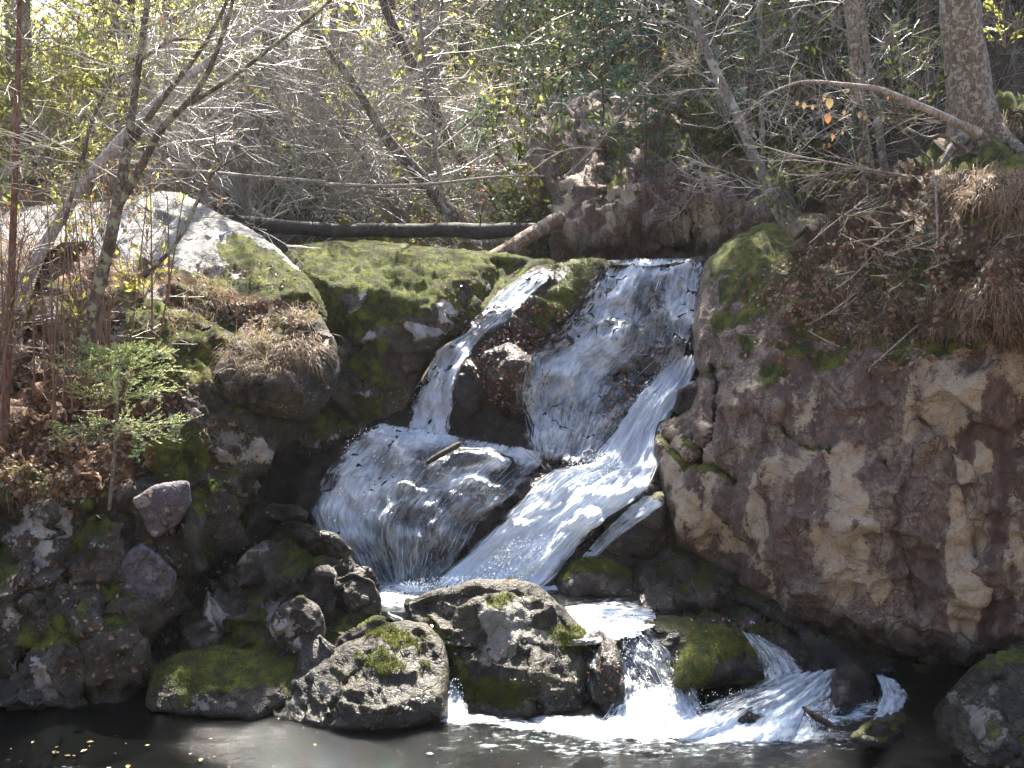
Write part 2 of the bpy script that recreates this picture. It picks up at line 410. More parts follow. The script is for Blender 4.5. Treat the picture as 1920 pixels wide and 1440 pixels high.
# falls bedrock --------------------------------------------------
rock('waterfall_ledge', [(500, 900), (560, 870), (680, 800), (760, 760), (830, 660), (900, 590), (980, 515), (1010, 500), (1130, 486), (1330, 487),
      (1360, 560), (1340, 700), (1320, 900), (1330, 1080), (1180, 1200), (760, 1190), (600, 1130), (500, 1020)],
     [(1000, 510, 12.5), (1130, 490, 12.8), (1320, 490, 12.8), (850, 650, 11.9), (1000, 650, 12.05), (1200, 650, 12.1), (1310, 665, 12.0), (800, 790, 11.75),
      (1000, 800, 11.7), (1130, 820, 11.6), (1270, 780, 11.45), (760, 835, 11.35), (900, 840, 11.3), (1010, 860, 11.2), (620, 860, 11.2), (640, 920, 10.9), (850, 910, 10.75),
      (950, 920, 10.85), (650, 1000, 10.65), (850, 1010, 10.55), (1000, 980, 10.65), (1120, 890, 11.0), (1220, 850, 11.15), (700, 1100, 10.4),
      (900, 1100, 10.3), (1100, 1100, 10.25), (1230, 1000, 10.5), (540, 960, 10.9), (1200, 1160, 10.1)],
     bulge=.25, back=2.5, w=70, s=4, mat=M_WET, seed=3, A=(.06, .15, .05, .015), fsc=(1.2, 2.2, 5.5, 14), key='ledge',
     bumps=[(1210, 545, 50, 40, 0, .12), (1190, 640, 60, 60, 0, .1), (1030, 580, 60, 30, -45, .12), (900, 700, 60, 60, 0, .15), (760, 980, 60, 40, 0, .12)],
     mossE=[(1060, 550, 75, 24, -42), (1210, 560, 22, 26, 0, .5), (1195, 620, 30, 20, 0, .45), (1080, 500, 60, 14, 0)], up=0, wet=.75, wet_darkE=[(1060, 550, 90, 30, -42, -.7)],
     litE=[(1000, 610, 60, 30, -45, .45), (1180, 740, 50, 90, 30, .3), (920, 660, 40, 50, 0, .35)],
     label='dark wet bedrock slope that the waterfall runs over', cat='rock', fp=(50, .07))
rock('fallen_boulder', [(835, 690), (880, 672), (905, 690), (910, 740), (900, 800), (870, 815), (835, 800), (828, 740)], [(870, 740, 11.55)], bulge=.25, back=.5, w=35, s=4,
     mat=M_WET, seed=5, wet=.7, up=0, key='b1', label='wet grey-green boulder right beside the small left waterfall strand')
rock('fallen_boulder', [(900, 660), (960, 640), (1010, 680), (1015, 760), (985, 815), (950, 770), (900, 750)], [(960, 720, 11.5)], bulge=.25, back=.5, w=35, s=4,
     mat=M_WET, seed=6, wet=.5, up=0, litE=[(960, 700, 60, 60, 0, .45)], key='b2', label='brown leaf-strewn boulder overhanging the dark hollow mid falls')
rock('fallen_boulder', [(780, 905), (800, 870), (850, 838), (930, 845), (965, 865), (940, 885), (870, 880), (820, 920)], [(870, 875, 10.75)], bulge=.15, back=.4, w=25, s=4,
     mat=M_WET, seed=7, wet=.8, up=0, moss=.15, key='b3', label='long black wet rock breaking through the thin water on the middle ledge')
rock('fallen_boulder', [(720, 920), (760, 900), (810, 925), (825, 970), (790, 1000), (730, 985)], [(770, 940, 10.6)], bulge=.07, back=.4, w=25, s=4,
     mat=M_WET, seed=8, wet=.8, up=0, key='b4', label='dark rock at the left of the lower falls between white water strands')
rock('fallen_boulder', [(825, 960), (860, 925), (930, 905), (960, 925), (930, 960), (880, 985)], [(890, 945, 10.6)], bulge=.07, back=.4, w=30, s=4,
     mat=M_WET, seed=9, wet=.7, litE=[(900, 930, 50, 25, 0, .3)], up=0, key='b5', label='brownish wet rock left of the white chute with a spout of water over it')
rock('fallen_boulder', [(770, 1010), (820, 975), (870, 985), (895, 1010), (850, 1050), (800, 1075), (760, 1060)], [(830, 1020, 10.45)], bulge=.07, back=.4, w=30, s=4,
     mat=M_WET, seed=10, wet=.8, moss=.1, up=0, key='b6', label='dark rounded rock at the foot of the lower falls left of the white chute')
rock('fallen_boulder', [(1045, 1050), (1060, 985), (1090, 955), (1120, 950), (1140, 975), (1100, 1010), (1070, 1060)], [(1095, 1000, 10.35)], bulge=.15, back=.4, w=25, s=4,
     mat=M_WET, seed=11, wet=.9, up=0, key='b7', label='narrow dark rock splitting the white chute near its foot')
rock('fallen_boulder', [(1265, 770), (1275, 735), (1300, 712), (1330, 715), (1330, 790), (1290, 780)], [(1295, 745, 11.05)], bulge=.1, back=.4, w=30, s=4,
     mat=M_WET, seed=12, wet=.3, moss=.2, up=0, key='b8', label='small dark rock wedged between the white chute and the right cliff')
# dome ----------------------------------------------------------
rock('mossy_rock_dome', [(535, 480), (560, 462), (600, 454), (700, 457), (860, 470), (960, 479), (1040, 490), (1045, 505), (1000, 512), (950, 550), (880, 620), (830, 650),
      (790, 710), (765, 780), (700, 800), (680, 850), (600, 900), (530, 900), (520, 800), (590, 740), (600, 620), (560, 520)],
     [(560, 470, 13.0), (700, 465, 13.2), (900, 480, 13.1), (1030, 495, 12.9), (620, 520, 12.2), (760, 530, 12.2), (900, 540, 12.35), (620, 640, 11.8), (760, 640, 11.75), (840, 630, 11.9), (620, 760, 11.55), (740, 760, 11.6), (600, 870, 11.35)],
     bulge=.5, back=1.6, w=60, s=4, mat=M_DOME, seed=21, rag=4, fp=(85, .09), A=(.10, .07, .03, .014), key='dome', up=.55, moss=.0,
     mossE=[(640, 560, 110, 110, 0, .55), (770, 540, 120, 85, 0, .55), (900, 500, 90, 28, 6, .55), (700, 700, 45, 80, 10, .6), (600, 490, 60, 35, 0, .9)],
     lich_lightE=[(612, 478, 10, 22, 0, .9), (682, 545, 9, 20, 20, .9), (840, 570, 20, 32, 20, .85), (790, 620, 38, 9, 5, .9), (660, 590, 14, 10, 0, .9), (915, 512, 28, 16, -15, .7), (700, 640, 9, 22, 0, .5),
            (600, 820, 60, 50, 0, .38), (680, 720, 14, 40, 10, .4)],
     wet_darkE=[(830, 680, 60, 60, -40, .5)], litE=[(880, 560, 50, 60, 40, .25)], cracks=[([(880, 560), (800, 690)], 8, .1)],
     label='broad mossy rock dome left of the falls under the fallen log')

# right cliff ----------------------------------------------------
rock('rock_cliff', [(1312, 520), (1330, 485), (1370, 448), (1440, 422), (1520, 412), (1620, 430), (1760, 470), (2020, 520), (2560, 560), (2560, 1380), (2020, 1360), (1860, 1330), (1760, 1318), (1690, 1285), (1560, 1245),
      (1440, 1190), (1395, 1110), (1330, 1060), (1268, 1030), (1246, 985), (1236, 915), (1228, 840), (1232, 795), (1262, 790), (1298, 768), (1305, 720), (1298, 650), (1305, 590)],
     [(1330, 480, 11.6), (1450, 430, 11.9), (1600, 430, 11.6), (1320, 600, 11.0), (1400, 600, 10.5), (1500, 560, 10.4), (1600, 640, 9.9), (1750, 600, 9.6), (1950, 600, 9.2), (1300, 700, 10.8),
      (1400, 800, 10.1), (1600, 850, 9.5), (1800, 850, 9.1), (1980, 850, 8.9), (1250, 850, 10.35), (1290, 960, 10.1), (1400, 1000, 9.75), (1600, 1000, 9.35), (1800, 1050, 9.1), (1980, 1050, 8.9),
      (1500, 1150, 9.45), (1650, 1180, 9.35), (1800, 1250, 9.15), (1950, 1250, 8.9), (1700, 1270, 9.35), (2500, 600, 8.9), (2500, 900, 8.5), (2500, 1250, 8.5)],
     bulge=.55, back=2.2, w=70, s=4, mat=M_CLIFF, seed=31, rag=6, fp=(130, .055), A=(.06, .07, .036, .012), fsc=(1.0, 1.7, 4.6, 12), key='cliff', up=.4, moss=-.08, lich=.12,
     bumps=[(1270, 880, 40, 110, 0, .12), (1560, 960, 120, 90, 10, .12), (1800, 700, 130, 90, 20, .15), (1440, 760, 60, 80, 0, .1)],
     cracks=[([(1300, 702), (1345, 700), (1365, 690)], 7, .25), ([(1345, 690), (1350, 790), (1320, 860), (1300, 830)], 8, .25), ([(1690, 740), (1740, 800), (1790, 850)], 7, .12), ([(1440, 780), (1500, 830), (1560, 850)], 6, .1),
             ([(1232, 800), (1290, 870), (1340, 870), (1380, 900)], 9, .25), ([(1655, 870), (1680, 1000), (1720, 1140)], 9, .12), ([(1420, 1010), (1440, 1100)], 8, .14), ([(1810, 940), (1850, 1100), (1860, 1200)], 12, .12)],
     mossE=[(1400, 520, 90, 75, 0, .7), (1440, 440, 90, 30, -15, .8), (1500, 590, 130, 60, 10, .6), (1400, 610, 60, 50, 0, .5), (1440, 680, 55, 60, 0, .45), (1650, 620, 130, 50, 0, .55), (1300, 870, 35, 40, 0, .5), (1590, 700, 40, 30, 0, .4),
            (1850, 600, 150, 50, 0, .5), (1360, 650, 30, 60, 0, .35), (1560, 660, 110, 46, 5, .5), (1720, 650, 90, 40, -10, .5), (1480, 720, 40, 60, 0, .35), (1640, 740, 22, 60, -30, .35)],
     litE=[(1600, 570, 170, 80, 10, .6), (1780, 610, 140, 50, 0, .6)],
     lich_lightE=[(1560, 900, 200, 150, 10, .18), (1850, 760, 130, 180, 0, .18), (1590, 985, 62, 130, 0, .6), (1560, 900, 110, 80, 20, .42), (1440, 870, 60, 100, -20, .4), (1800, 1000, 42, 90, -8, .62), (1815, 1120, 20, 60, 0, .6), (1340, 1000, 60, 40, 10, .5), (1800, 680, 70, 130, 10, .5),
            (1900, 740, 50, 130, 0, .45), (1810, 880, 16, 20, 0, .8), (1843, 858, 18, 28, 0, .8), (1793, 917, 10, 12, 0, .95), (1480, 1060, 45, 80, 0, .42), (1900, 1000, 25, 110, 0, .5), (1905, 1080, 20, 50, 0, .5),
            (1320, 620, 22, 70, 0, .4), (1265, 860, 26, 60, 0, .5), (1650, 1090, 22, 45, 0, .6), (1790, 1150, 16, 30, 0, .4), (1290, 960, 24, 40, 0, .5), (1440, 970, 50, 45, 0, .4), (1680, 800, 50, 70, 30, .3),
            (1500, 1210, 240, 50, 20, -.5), (1740, 960, 45, 150, 0, -.4), (1400, 760, 50, 60, 0, -.2)],
     wet_darkE=[(1560, 1215, 330, 70, 14, .85), (1760, 1260, 160, 60, 0, .7), (1735, 1130, 30, 100, 0, .35)],  # lays a darker band along the cliff base
     label='big tan and purple lichen-stained rock cliff at the right of the falls', cat='cliff')
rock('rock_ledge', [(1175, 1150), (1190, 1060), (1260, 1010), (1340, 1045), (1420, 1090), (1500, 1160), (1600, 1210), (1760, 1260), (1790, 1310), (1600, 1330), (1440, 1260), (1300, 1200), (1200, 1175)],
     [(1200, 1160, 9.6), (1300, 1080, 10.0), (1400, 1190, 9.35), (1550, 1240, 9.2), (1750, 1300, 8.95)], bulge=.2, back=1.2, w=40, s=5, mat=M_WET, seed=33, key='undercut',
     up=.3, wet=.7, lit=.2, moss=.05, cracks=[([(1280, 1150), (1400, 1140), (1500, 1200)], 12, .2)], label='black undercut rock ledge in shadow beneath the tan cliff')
rock('mossy_rock', [(1108, 1045), (1130, 1000), (1170, 960), (1215, 935), (1250, 920), (1262, 985), (1275, 1035), (1230, 1060), (1150, 1065)], [(1180, 1000, 10.3)],
     bulge=.2, back=.6, w=40, s=4, mat=M_WET, seed=34, up=.5, moss=.15, wet=.3, key='m1', label='moss-edged dark rock where the white chute meets the right cliff')
rock('mossy_rock', [(1035, 1130), (1048, 1085), (1085, 1055), (1140, 1050), (1180, 1075), (1205, 1120), (1190, 1155), (1100, 1150)], [(1110, 1100, 9.95)],
     bulge=.25, back=.5, w=50, s=4, mat=M_DOME, seed=35, fp=None, up=.5, moss=.28, wet=.3, A=(.04, .05, .02, .01), key='m2', label='rounded green mossy rock at the right foot of the white chute')
rock('cleft_filler', [(250, 1290), (330, 1130), (420, 1020), (480, 900), (500, 800), (600, 800), (600, 960), (560, 1060), (420, 1220), (330, 1300)], [(300, 1260, 9.2), (400, 1100, 10.0), (500, 950, 10.9), (560, 850, 11.5)],
     bulge=.1, back=.8, w=30, s=6, mat=M_WET, seed=38, wet=.8, up=0, key='cleft', label='dark filler rock added at the back of the diagonal cleft in the left bank')  # added dark filler that keeps the cleft black
# back cliff ----------------------------------------------------
rock('far_cliff', [(1035, 500), (1030, 430), (1040, 370), (1010, 330), (985, 270), (1010, 220), (1080, 185), (1160, 165), (1260, 215), (1360, 250), (1450, 320), (1520, 420), (1520, 510), (1300, 505)],
     [(1050, 480, 14.2), (1100, 330, 15), (1200, 350, 14.4), (1200, 480, 14.4), (1350, 350, 14.2), (1350, 480, 14.1), (1480, 450, 13.8), (1060, 230, 16.5), (1200, 230, 16), (1350, 280, 15.3)],
     bulge=.5, back=2, w=60, s=5, mat=M_CLIFF, seed=41, fp=(60, .16), A=(.15, .16, .06, .02), key='far', up=.2, lich=.1, cracks=[([(1130, 370), (1140, 300)], 14, .4), ([(1250, 400), (1262, 470)], 8, .2), ([(1290, 400), (1300, 480)], 12, .35), ([(1250, 455), (1330, 462)], 16, .4)],
     mossE=[(1250, 290, 200, 50, 15, .35), (1060, 240, 60, 50, 0, .3), (1150, 300, 30, 60, 0, .5)], lich_lightE=[(1170, 370, 30, 30, 0, .5), (1250, 410, 14, 40, 0, .45), (1110, 400, 60, 50, 0, .25), (1360, 400, 60, 40, 0, .3)],
     litE=[(1300, 290, 150, 50, 20, .5)], label='shaded tan rock cliff above the lip of the falls upstream', cat='cliff')

# left bank -----------------------------------------------------
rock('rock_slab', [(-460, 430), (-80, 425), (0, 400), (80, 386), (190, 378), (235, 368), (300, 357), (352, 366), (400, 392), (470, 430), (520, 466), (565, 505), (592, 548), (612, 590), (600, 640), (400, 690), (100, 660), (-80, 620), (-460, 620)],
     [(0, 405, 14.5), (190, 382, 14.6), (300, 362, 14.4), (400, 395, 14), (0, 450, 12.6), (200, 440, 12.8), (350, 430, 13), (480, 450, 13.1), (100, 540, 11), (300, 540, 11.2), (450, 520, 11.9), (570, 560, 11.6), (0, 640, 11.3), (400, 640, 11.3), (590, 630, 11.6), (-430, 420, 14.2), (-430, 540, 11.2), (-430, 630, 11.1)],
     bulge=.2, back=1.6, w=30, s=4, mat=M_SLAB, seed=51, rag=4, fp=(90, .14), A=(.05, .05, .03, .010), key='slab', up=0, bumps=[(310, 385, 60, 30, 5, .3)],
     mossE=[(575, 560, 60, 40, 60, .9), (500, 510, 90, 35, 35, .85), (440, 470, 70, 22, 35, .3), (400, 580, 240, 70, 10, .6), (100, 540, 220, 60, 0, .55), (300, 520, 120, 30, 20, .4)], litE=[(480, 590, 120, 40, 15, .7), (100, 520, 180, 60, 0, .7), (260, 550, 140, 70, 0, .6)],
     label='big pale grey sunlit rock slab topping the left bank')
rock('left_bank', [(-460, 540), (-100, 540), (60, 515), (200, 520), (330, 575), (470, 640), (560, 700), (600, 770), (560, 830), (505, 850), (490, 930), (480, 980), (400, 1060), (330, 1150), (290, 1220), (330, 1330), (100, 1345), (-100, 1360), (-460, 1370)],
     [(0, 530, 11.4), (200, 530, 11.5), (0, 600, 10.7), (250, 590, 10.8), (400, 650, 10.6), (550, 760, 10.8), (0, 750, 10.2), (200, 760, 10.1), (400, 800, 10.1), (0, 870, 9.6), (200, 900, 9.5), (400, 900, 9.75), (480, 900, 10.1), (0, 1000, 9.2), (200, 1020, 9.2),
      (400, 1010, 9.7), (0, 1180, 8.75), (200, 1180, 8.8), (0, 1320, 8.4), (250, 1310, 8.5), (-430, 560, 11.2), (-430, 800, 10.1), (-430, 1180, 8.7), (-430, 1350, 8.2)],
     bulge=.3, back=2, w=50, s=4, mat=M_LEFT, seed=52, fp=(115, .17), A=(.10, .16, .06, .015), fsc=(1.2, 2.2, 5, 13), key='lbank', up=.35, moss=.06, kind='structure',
     cracks=[([(480, 900), (430, 1000), (350, 1110), (280, 1210)], 22, .4), ([(100, 990), (92, 1060), (110, 1090)], 8, .2), ([(0, 1280), (80, 1200), (200, 1160)], 10, .2), ([(150, 1180), (160, 1310)], 8, .15)],
     mossE=[(200, 560, 200, 40, 10, .6), (310, 660, 130, 50, 10, .75), (330, 850, 60, 60, 0, .6), (100, 920, 120, 40, 0, .4), (420, 960, 60, 90, 0, .35), (150, 1000, 60, 40, 0, .4), (100, 1190, 60, 30, 0, .8), (280, 1060, 50, 70, 0, .35), (180, 1080, 90, 60, 0, .3), (60, 1000, 60, 60, 0, .3)],
     litE=[(100, 800, 180, 90, 0, .9), (120, 870, 150, 40, 10, .8), (260, 740, 120, 60, 0, .4), (200, 1250, 100, 60, 0, .35), (60, 660, 150, 70, 0, .6)],
     lich_lightE=[(330, 770, 50, 20, 20, .5), (440, 840, 40, 40, 0, .5), (110, 1020, 20, 60, 15, .75), (60, 990, 30, 50, 0, .55), (120, 960, 14, 40, 0, .8), (70, 1200, 40, 60, 0, .4), (90, 1270, 14, 40, -20, .8), (465, 940, 12, 40, 10, .7), (20, 1180, 20, 60, 0, .5)],
     label='steep left bank of dark rock with moss, soil and leaf litter')
rock('grassy_block', [(395, 700), (430, 640), (470, 600), (545, 580), (600, 590), (630, 640), (634, 705), (612, 755), (565, 788), (505, 775), (450, 765), (410, 745)],
     [(450, 620, 10.6), (600, 620, 10.6), (500, 700, 10.15), (610, 720, 10.4)], bulge=.35, back=1.2, w=60, s=4, mat=M_LEFT, seed=53, fp=(55, .13), up=.4, lich=.05, key='block', litE=[(520, 610, 90, 40, 0, .5)],
     wet_darkE=[(600, 700, 30, 70, 0, .6)], label='overhanging dark rock block draped with dry grass left of the falls', cat='rock')
rock('angular_slab', [(245, 935), (300, 905), (355, 900), (360, 945), (330, 985), (290, 1010), (270, 975)], [(300, 950, 9.15)], bulge=.05, back=.4, w=8, s=4, mat=M_PURP, seed=54, rag=5, fp=None,
     A=(.02, .06, .015, .008), lich=.05, up=0, lich_lightE=[(260, 940, 20, 14, 0, .6), (290, 1000, 10, 8, 0, .8)], key='s1', label='flat purplish rock slab face on the left bank above the dark cleft')
rock('angular_slab', [(213, 1100), (235, 1040), (265, 1018), (300, 1045), (332, 1075), (325, 1110), (290, 1150), (250, 1160), (215, 1140)], [(270, 1090, 9.0)], bulge=.06, back=.4, w=10, s=4,
     mat=M_PURP, seed=55, rag=5, fp=(120, .06), A=(.02, .07, .02, .008), lich=.12, up=.2, key='s2', label='purple-grey lichen-crusted slab left of the dark cleft')
rock('angular_slab', [(-60, 1150), (0, 1090), (40, 1078), (120, 1085), (200, 1110), (225, 1160), (180, 1210), (60, 1190), (-60, 1240)], [(0, 1100, 8.85), (200, 1130, 8.8), (60, 1200, 8.6)], bulge=.2, back=.5,
     w=30, s=4, mat=M_LEFT, seed=56, fp=(46, .07), lich=.12, up=.3, mossE=[(100, 1195, 60, 20, 0, .8)], litE=[(60, 1095, 60, 12, 0, .5)], key='s3', label='wide dark slab with white lichen low on the left bank')
# rock pile centre left
rock('rocky_pile', [(330, 1240), (345, 1160), (400, 1100), (440, 1050), (500, 1015), (520, 985), (560, 978), (610, 1000), (660, 1035), (690, 1080), (715, 1130), (720, 1170), (690, 1230), (600, 1290), (400, 1290)],
     [(520, 990, 10.1), (640, 1040, 9.9), (440, 1080, 9.7), (560, 1080, 9.6), (690, 1130, 9.6), (400, 1180, 9.3), (550, 1170, 9.25), (680, 1200, 9.2), (500, 1270, 8.85)],
     bulge=.3, back=.9, w=40, s=4, mat=M_LEFT, seed=61, fp=(60, .12), A=(.05, .17, .07, .015), fsc=(1.5, 3.2, 7, 15), key='pile', up=.25, wet=.45, moss=.05, lich=.03,
     mossE=[(480, 1190, 60, 60, 0, .5), (560, 1050, 50, 25, 20, .4), (640, 1180, 60, 50, 0, .45)], lich_lightE=[(530, 1180, 40, 36, 0, .75), (490, 1150, 30, 28, 0, .6), (435, 1170, 14, 14, 0, .9), (495, 1050, 10, 22, 0, .7), (650, 1090, 24, 16, 0, .4)],
     cracks=[([(440, 1190), (460, 1220)], 14, .2), ([(520, 1120), (600, 1150), (690, 1150)], 8, .15)], label='jumbled heap of dark angular rock right of the cleft, left of the falls', cat='rock')
for i, (ol, c, lb, kw) in enumerate([
    ([(490, 960), (510, 945), (560, 946), (580, 960), (575, 975), (530, 978), (495, 972)], 10.0, 'flat black wet stone topping the dark rock pile', dict(wet=.9)),
    ([(540, 1000), (580, 985), (630, 1000), (665, 1035), (640, 1050), (580, 1040)], 9.85, 'wet black stone beside the spray at the top of the pile', dict(wet=.9)),
    ([(600, 1130), (620, 1090), (660, 1075), (700, 1090), (716, 1130), (705, 1160), (650, 1160)], 9.45, 'angular grey-edged stone at the right end of the rock pile', dict(wet=.3, lich=.1)),
    ([(500, 1170), (530, 1130), (565, 1115), (600, 1140), (610, 1200), (580, 1240), (520, 1235), (498, 1210)], 9.0, 'pale grey-white lichened stone in the middle of the rock pile', dict(lich=.34)),
    ([(610, 1240), (640, 1190), (700, 1160), (725, 1165), (735, 1190), (690, 1230), (640, 1265)], 8.95, 'green moss-covered stone between the pile and the left boulder', dict(moss=.3)),
]):
    rock('stone', ol, [(ol[0][0], ol[0][1], c - .12)], bulge=.10, back=.3, w=9, s=3, mat=M_LEFT, seed=70 + i, rag=4, fp=(34, .05), A=(.02, .10, .03, .012), fsc=(2, 3.5, 8, 18), up=.25, label=lb, group='stones on the rock pile', key='st%d' % i, **kw)
rock('mossy_ledge_rock', [(275, 1330), (285, 1260), (330, 1225), (420, 1215), (520, 1225), (620, 1215), (640, 1260), (560, 1310), (480, 1350), (380, 1345)], [(300, 1240, 8.75), (560, 1240, 8.75), (450, 1300, 8.4)],
     bulge=.15, back=.6, w=35, s=4, mat=M_LEFT, seed=62, up=.3, moss=.12, lich_lightE=[(380, 1320, 60, 18, 0, .5)], mossE=[(440, 1260, 160, 26, 0, .4)], A=(.04, .05, .02, .01), key='mledge', label='low dark green mossy shelf rock along the left pool edge')
# boulders at the pool ---------------------------------------------
rock('boulder', [(462, 1342), (500, 1300), (560, 1265), (600, 1235), (640, 1210), (700, 1178), (760, 1160), (805, 1170), (835, 1205), (842, 1250), (840, 1300), (838, 1345), (760, 1370), (610, 1372), (520, 1365)],
     [(480, 1345, 8.32), (600, 1290, 8.36), (640, 1225, 8.62), (740, 1168, 8.85), (820, 1210, 8.6), (700, 1265, 8.32), (620, 1360, 8.0), (800, 1340, 8.1)], bulge=.12, back=.9, w=30, s=4, mat=M_GREY, seed=81, rag=4, fp=(120, .05), A=(.03, .03, .022, .012), fsc=(1.3, 2.4, 7, 16),
     up=.12, moss=.08, mossE=[(740, 1200, 60, 26, 10, .5), (700, 1240, 60, 22, 20, .35), (500, 1310, 50, 8, -35, .6)], lich_lightE=[(590, 1300, 80, 55, 0, .36), (640, 1230, 60, 16, -30, .3), (560, 1340, 90, 30, 0, .4)],  # pale left-face patches put the light on that side into the colour
     wet_darkE=[(720, 1365, 140, 12, 0, .8), (760, 1290, 60, 60, 0, .3)], cracks=[([(610, 1370), (640, 1290), (700, 1230)], 6, .05)], key='bA', label='grey and mossy boulder, left one of the two big boulders in the pool', group='big boulders at the pool edge')  # the ellipse on the right face paints its shade
rock('boulder', [(755, 1130), (800, 1110), (850, 1100), (880, 1086), (960, 1086), (1010, 1100), (1060, 1140), (1090, 1175), (1112, 1220), (1112, 1290), (1090, 1345), (1010, 1350), (870, 1348), (862, 1300), (850, 1260), (810, 1200), (770, 1165)],
     [(800, 1130, 9.1), (900, 1092, 9.05), (990, 1100, 9.05), (960, 1180, 8.68), (860, 1180, 8.85), (1060, 1150, 8.98), (960, 1235, 8.5), (1080, 1230, 8.72), (870, 1290, 8.5), (980, 1335, 8.2), (1095, 1330, 8.4)], bulge=.14, back=.9, w=30, s=4, mat=M_GREY, seed=84, rag=4, fp=(120, .05),
     A=(.03, .04, .025, .012), fsc=(1.3, 2.4, 6, 16), up=.2, moss=.13, lit=.2, mossE=[(960, 1270, 60, 50, 0, .35), (1060, 1200, 40, 36, 0, .5), (980, 1140, 60, 26, 0, .3), (840, 1180, 70, 40, 10, .3), (870, 1270, 30, 40, 0, .3)],
     lich_lightE=[(955, 1180, 30, 60, 20, .9), (1000, 1195, 44, 12, 5, .9), (925, 1160, 20, 22, 40, .9), (930, 1230, 18, 30, 25, .7), (860, 1140, 40, 16, -10, .3)], wet_darkE=[(990, 1345, 140, 12, 0, .8)], cracks=[([(990, 1230), (1010, 1350)], 8, .06)], key='bB', label='tallest mossy boulder with a pale central ridge, in the middle of the pool edge', group='big boulders at the pool edge')  # central pale ellipses paint the lit highlight along the ridge
rock('boulder', [(1055, 1190), (1085, 1176), (1125, 1178), (1158, 1206), (1170, 1260), (1172, 1310), (1150, 1345), (1090, 1345), (1080, 1280)], [(1110, 1190, 8.95), (1120, 1230, 8.72), (1130, 1320, 8.35)], bulge=.25, back=.5, w=40, s=4, mat=M_WET, seed=83, rag=4,
     wet=.7, lit=.35, up=0, fp=(44, .07), moss=.05, A=(.03, .05, .03, .012), key='bC', label='wet reddish-brown boulder hugging the right side of the tallest boulder', group='big boulders at the pool edge')
rock('boulder', [(1150, 1195), (1190, 1165), (1260, 1158), (1330, 1172), (1420, 1200), (1470, 1240), (1440, 1290), (1300, 1300), (1200, 1310), (1160, 1270)], [(1200, 1180, 9.15), (1400, 1210, 9.1), (1200, 1280, 8.75), (1400, 1280, 8.75)], bulge=.25, back=.7, w=40, s=4,
     mat=M_WET, seed=85, wet=.5, up=.45, moss=.05, lit=.2, A=(.04, .06, .02, .01), key='bD', label='low wet brown rock the lower rapid slides over, right of the sunlit pool')
rock('boulder', [(752, 1195), (770, 1168), (800, 1160), (850, 1178), (885, 1230), (880, 1300), (820, 1300), (765, 1240)], [(790, 1175, 9.05), (860, 1200, 9.0), (850, 1280, 8.7)], bulge=.15, back=.4, w=30, s=4,
     mat=M_WET, seed=92, wet=.5, up=.2, moss=.1, lit=.2, fp=(40, .06), A=(.03, .05, .03, .012), key='bK', label='dark brown wedge of rock filling the gap between the two big boulders')
rock('mossy_boulder', [(1268, 1285), (1272, 1235), (1300, 1190), (1345, 1173), (1395, 1185), (1425, 1225), (1430, 1265), (1390, 1285), (1320, 1292)], [(1350, 1190, 8.95), (1350, 1280, 8.6)], bulge=.35, back=.5, w=60, s=4,
     mat=M_DOME, seed=86, fp=None, up=.6, moss=.4, rag=3, A=(.03, .02, .01, .008), wet_darkE=[(1300, 1285, 60, 10, 0, .5)], key='bE', label='round green moss-covered boulder above the lower rapids')
rock('rapids_stone', [(1558, 1340), (1552, 1280), (1570, 1240), (1610, 1238), (1640, 1265), (1662, 1310), (1640, 1340), (1600, 1352)], [(1600, 1240, 8.75), (1600, 1340, 8.3)], bulge=.25, back=.5, w=40, s=4, mat=M_WET, seed=87, wet=.75, up=0, moss=.1,
     key='bF', label='dark wet stone with white water pouring down both sides', group='stones in the lower rapids')
rock('rapids_stone', [(1340, 1368), (1362, 1346), (1392, 1332), (1428, 1340), (1446, 1360), (1420, 1374), (1370, 1376)], [(1390, 1350, 8.16)], bulge=.06, back=.3, w=10, s=4, mat=M_WET, seed=88, wet=.9, up=0,
     key='bG', label='low grey stone lying in the white foam', group='stones in the lower rapids')
rock('corner_boulder', [(1745, 1345), (1775, 1300), (1820, 1250), (1880, 1222), (1990, 1205), (1990, 1500), (1800, 1470), (1760, 1400)], [(1780, 1330, 8.1), (1900, 1240, 8.2), (1830, 1380, 7.7), (1950, 1400, 7.6)], bulge=.25, back=.9, w=50, s=4,
     mat=M_GREY, seed=90, up=.2, moss=.0, mossE=[(1900, 1240, 80, 24, -10, .5), (1900, 1370, 50, 60, 0, .3)], lich_lightE=[(1845, 1360, 24, 50, -25, .7), (1790, 1310, 16, 20, 0, .5), (1870, 1300, 14, 30, 0, .4)], key='bI',
     A=(.04, .07, .03, .012), label='mossy lichen-streaked boulder in the bottom right corner')
rock('flat_rock', [(1595, 1390), (1620, 1360), (1680, 1340), (1740, 1335), (1800, 1360), (1800, 1400), (1700, 1405), (1630, 1402)], [(1690, 1340, 8.3), (1690, 1395, 7.85)], bulge=.2, back=.5, w=30, s=4,
     mat=M_GREY, seed=91, up=.5, moss=.1, lit=.2, wet=.3, key='bJ', label='low brown mossy rock between the foam and the corner boulder')

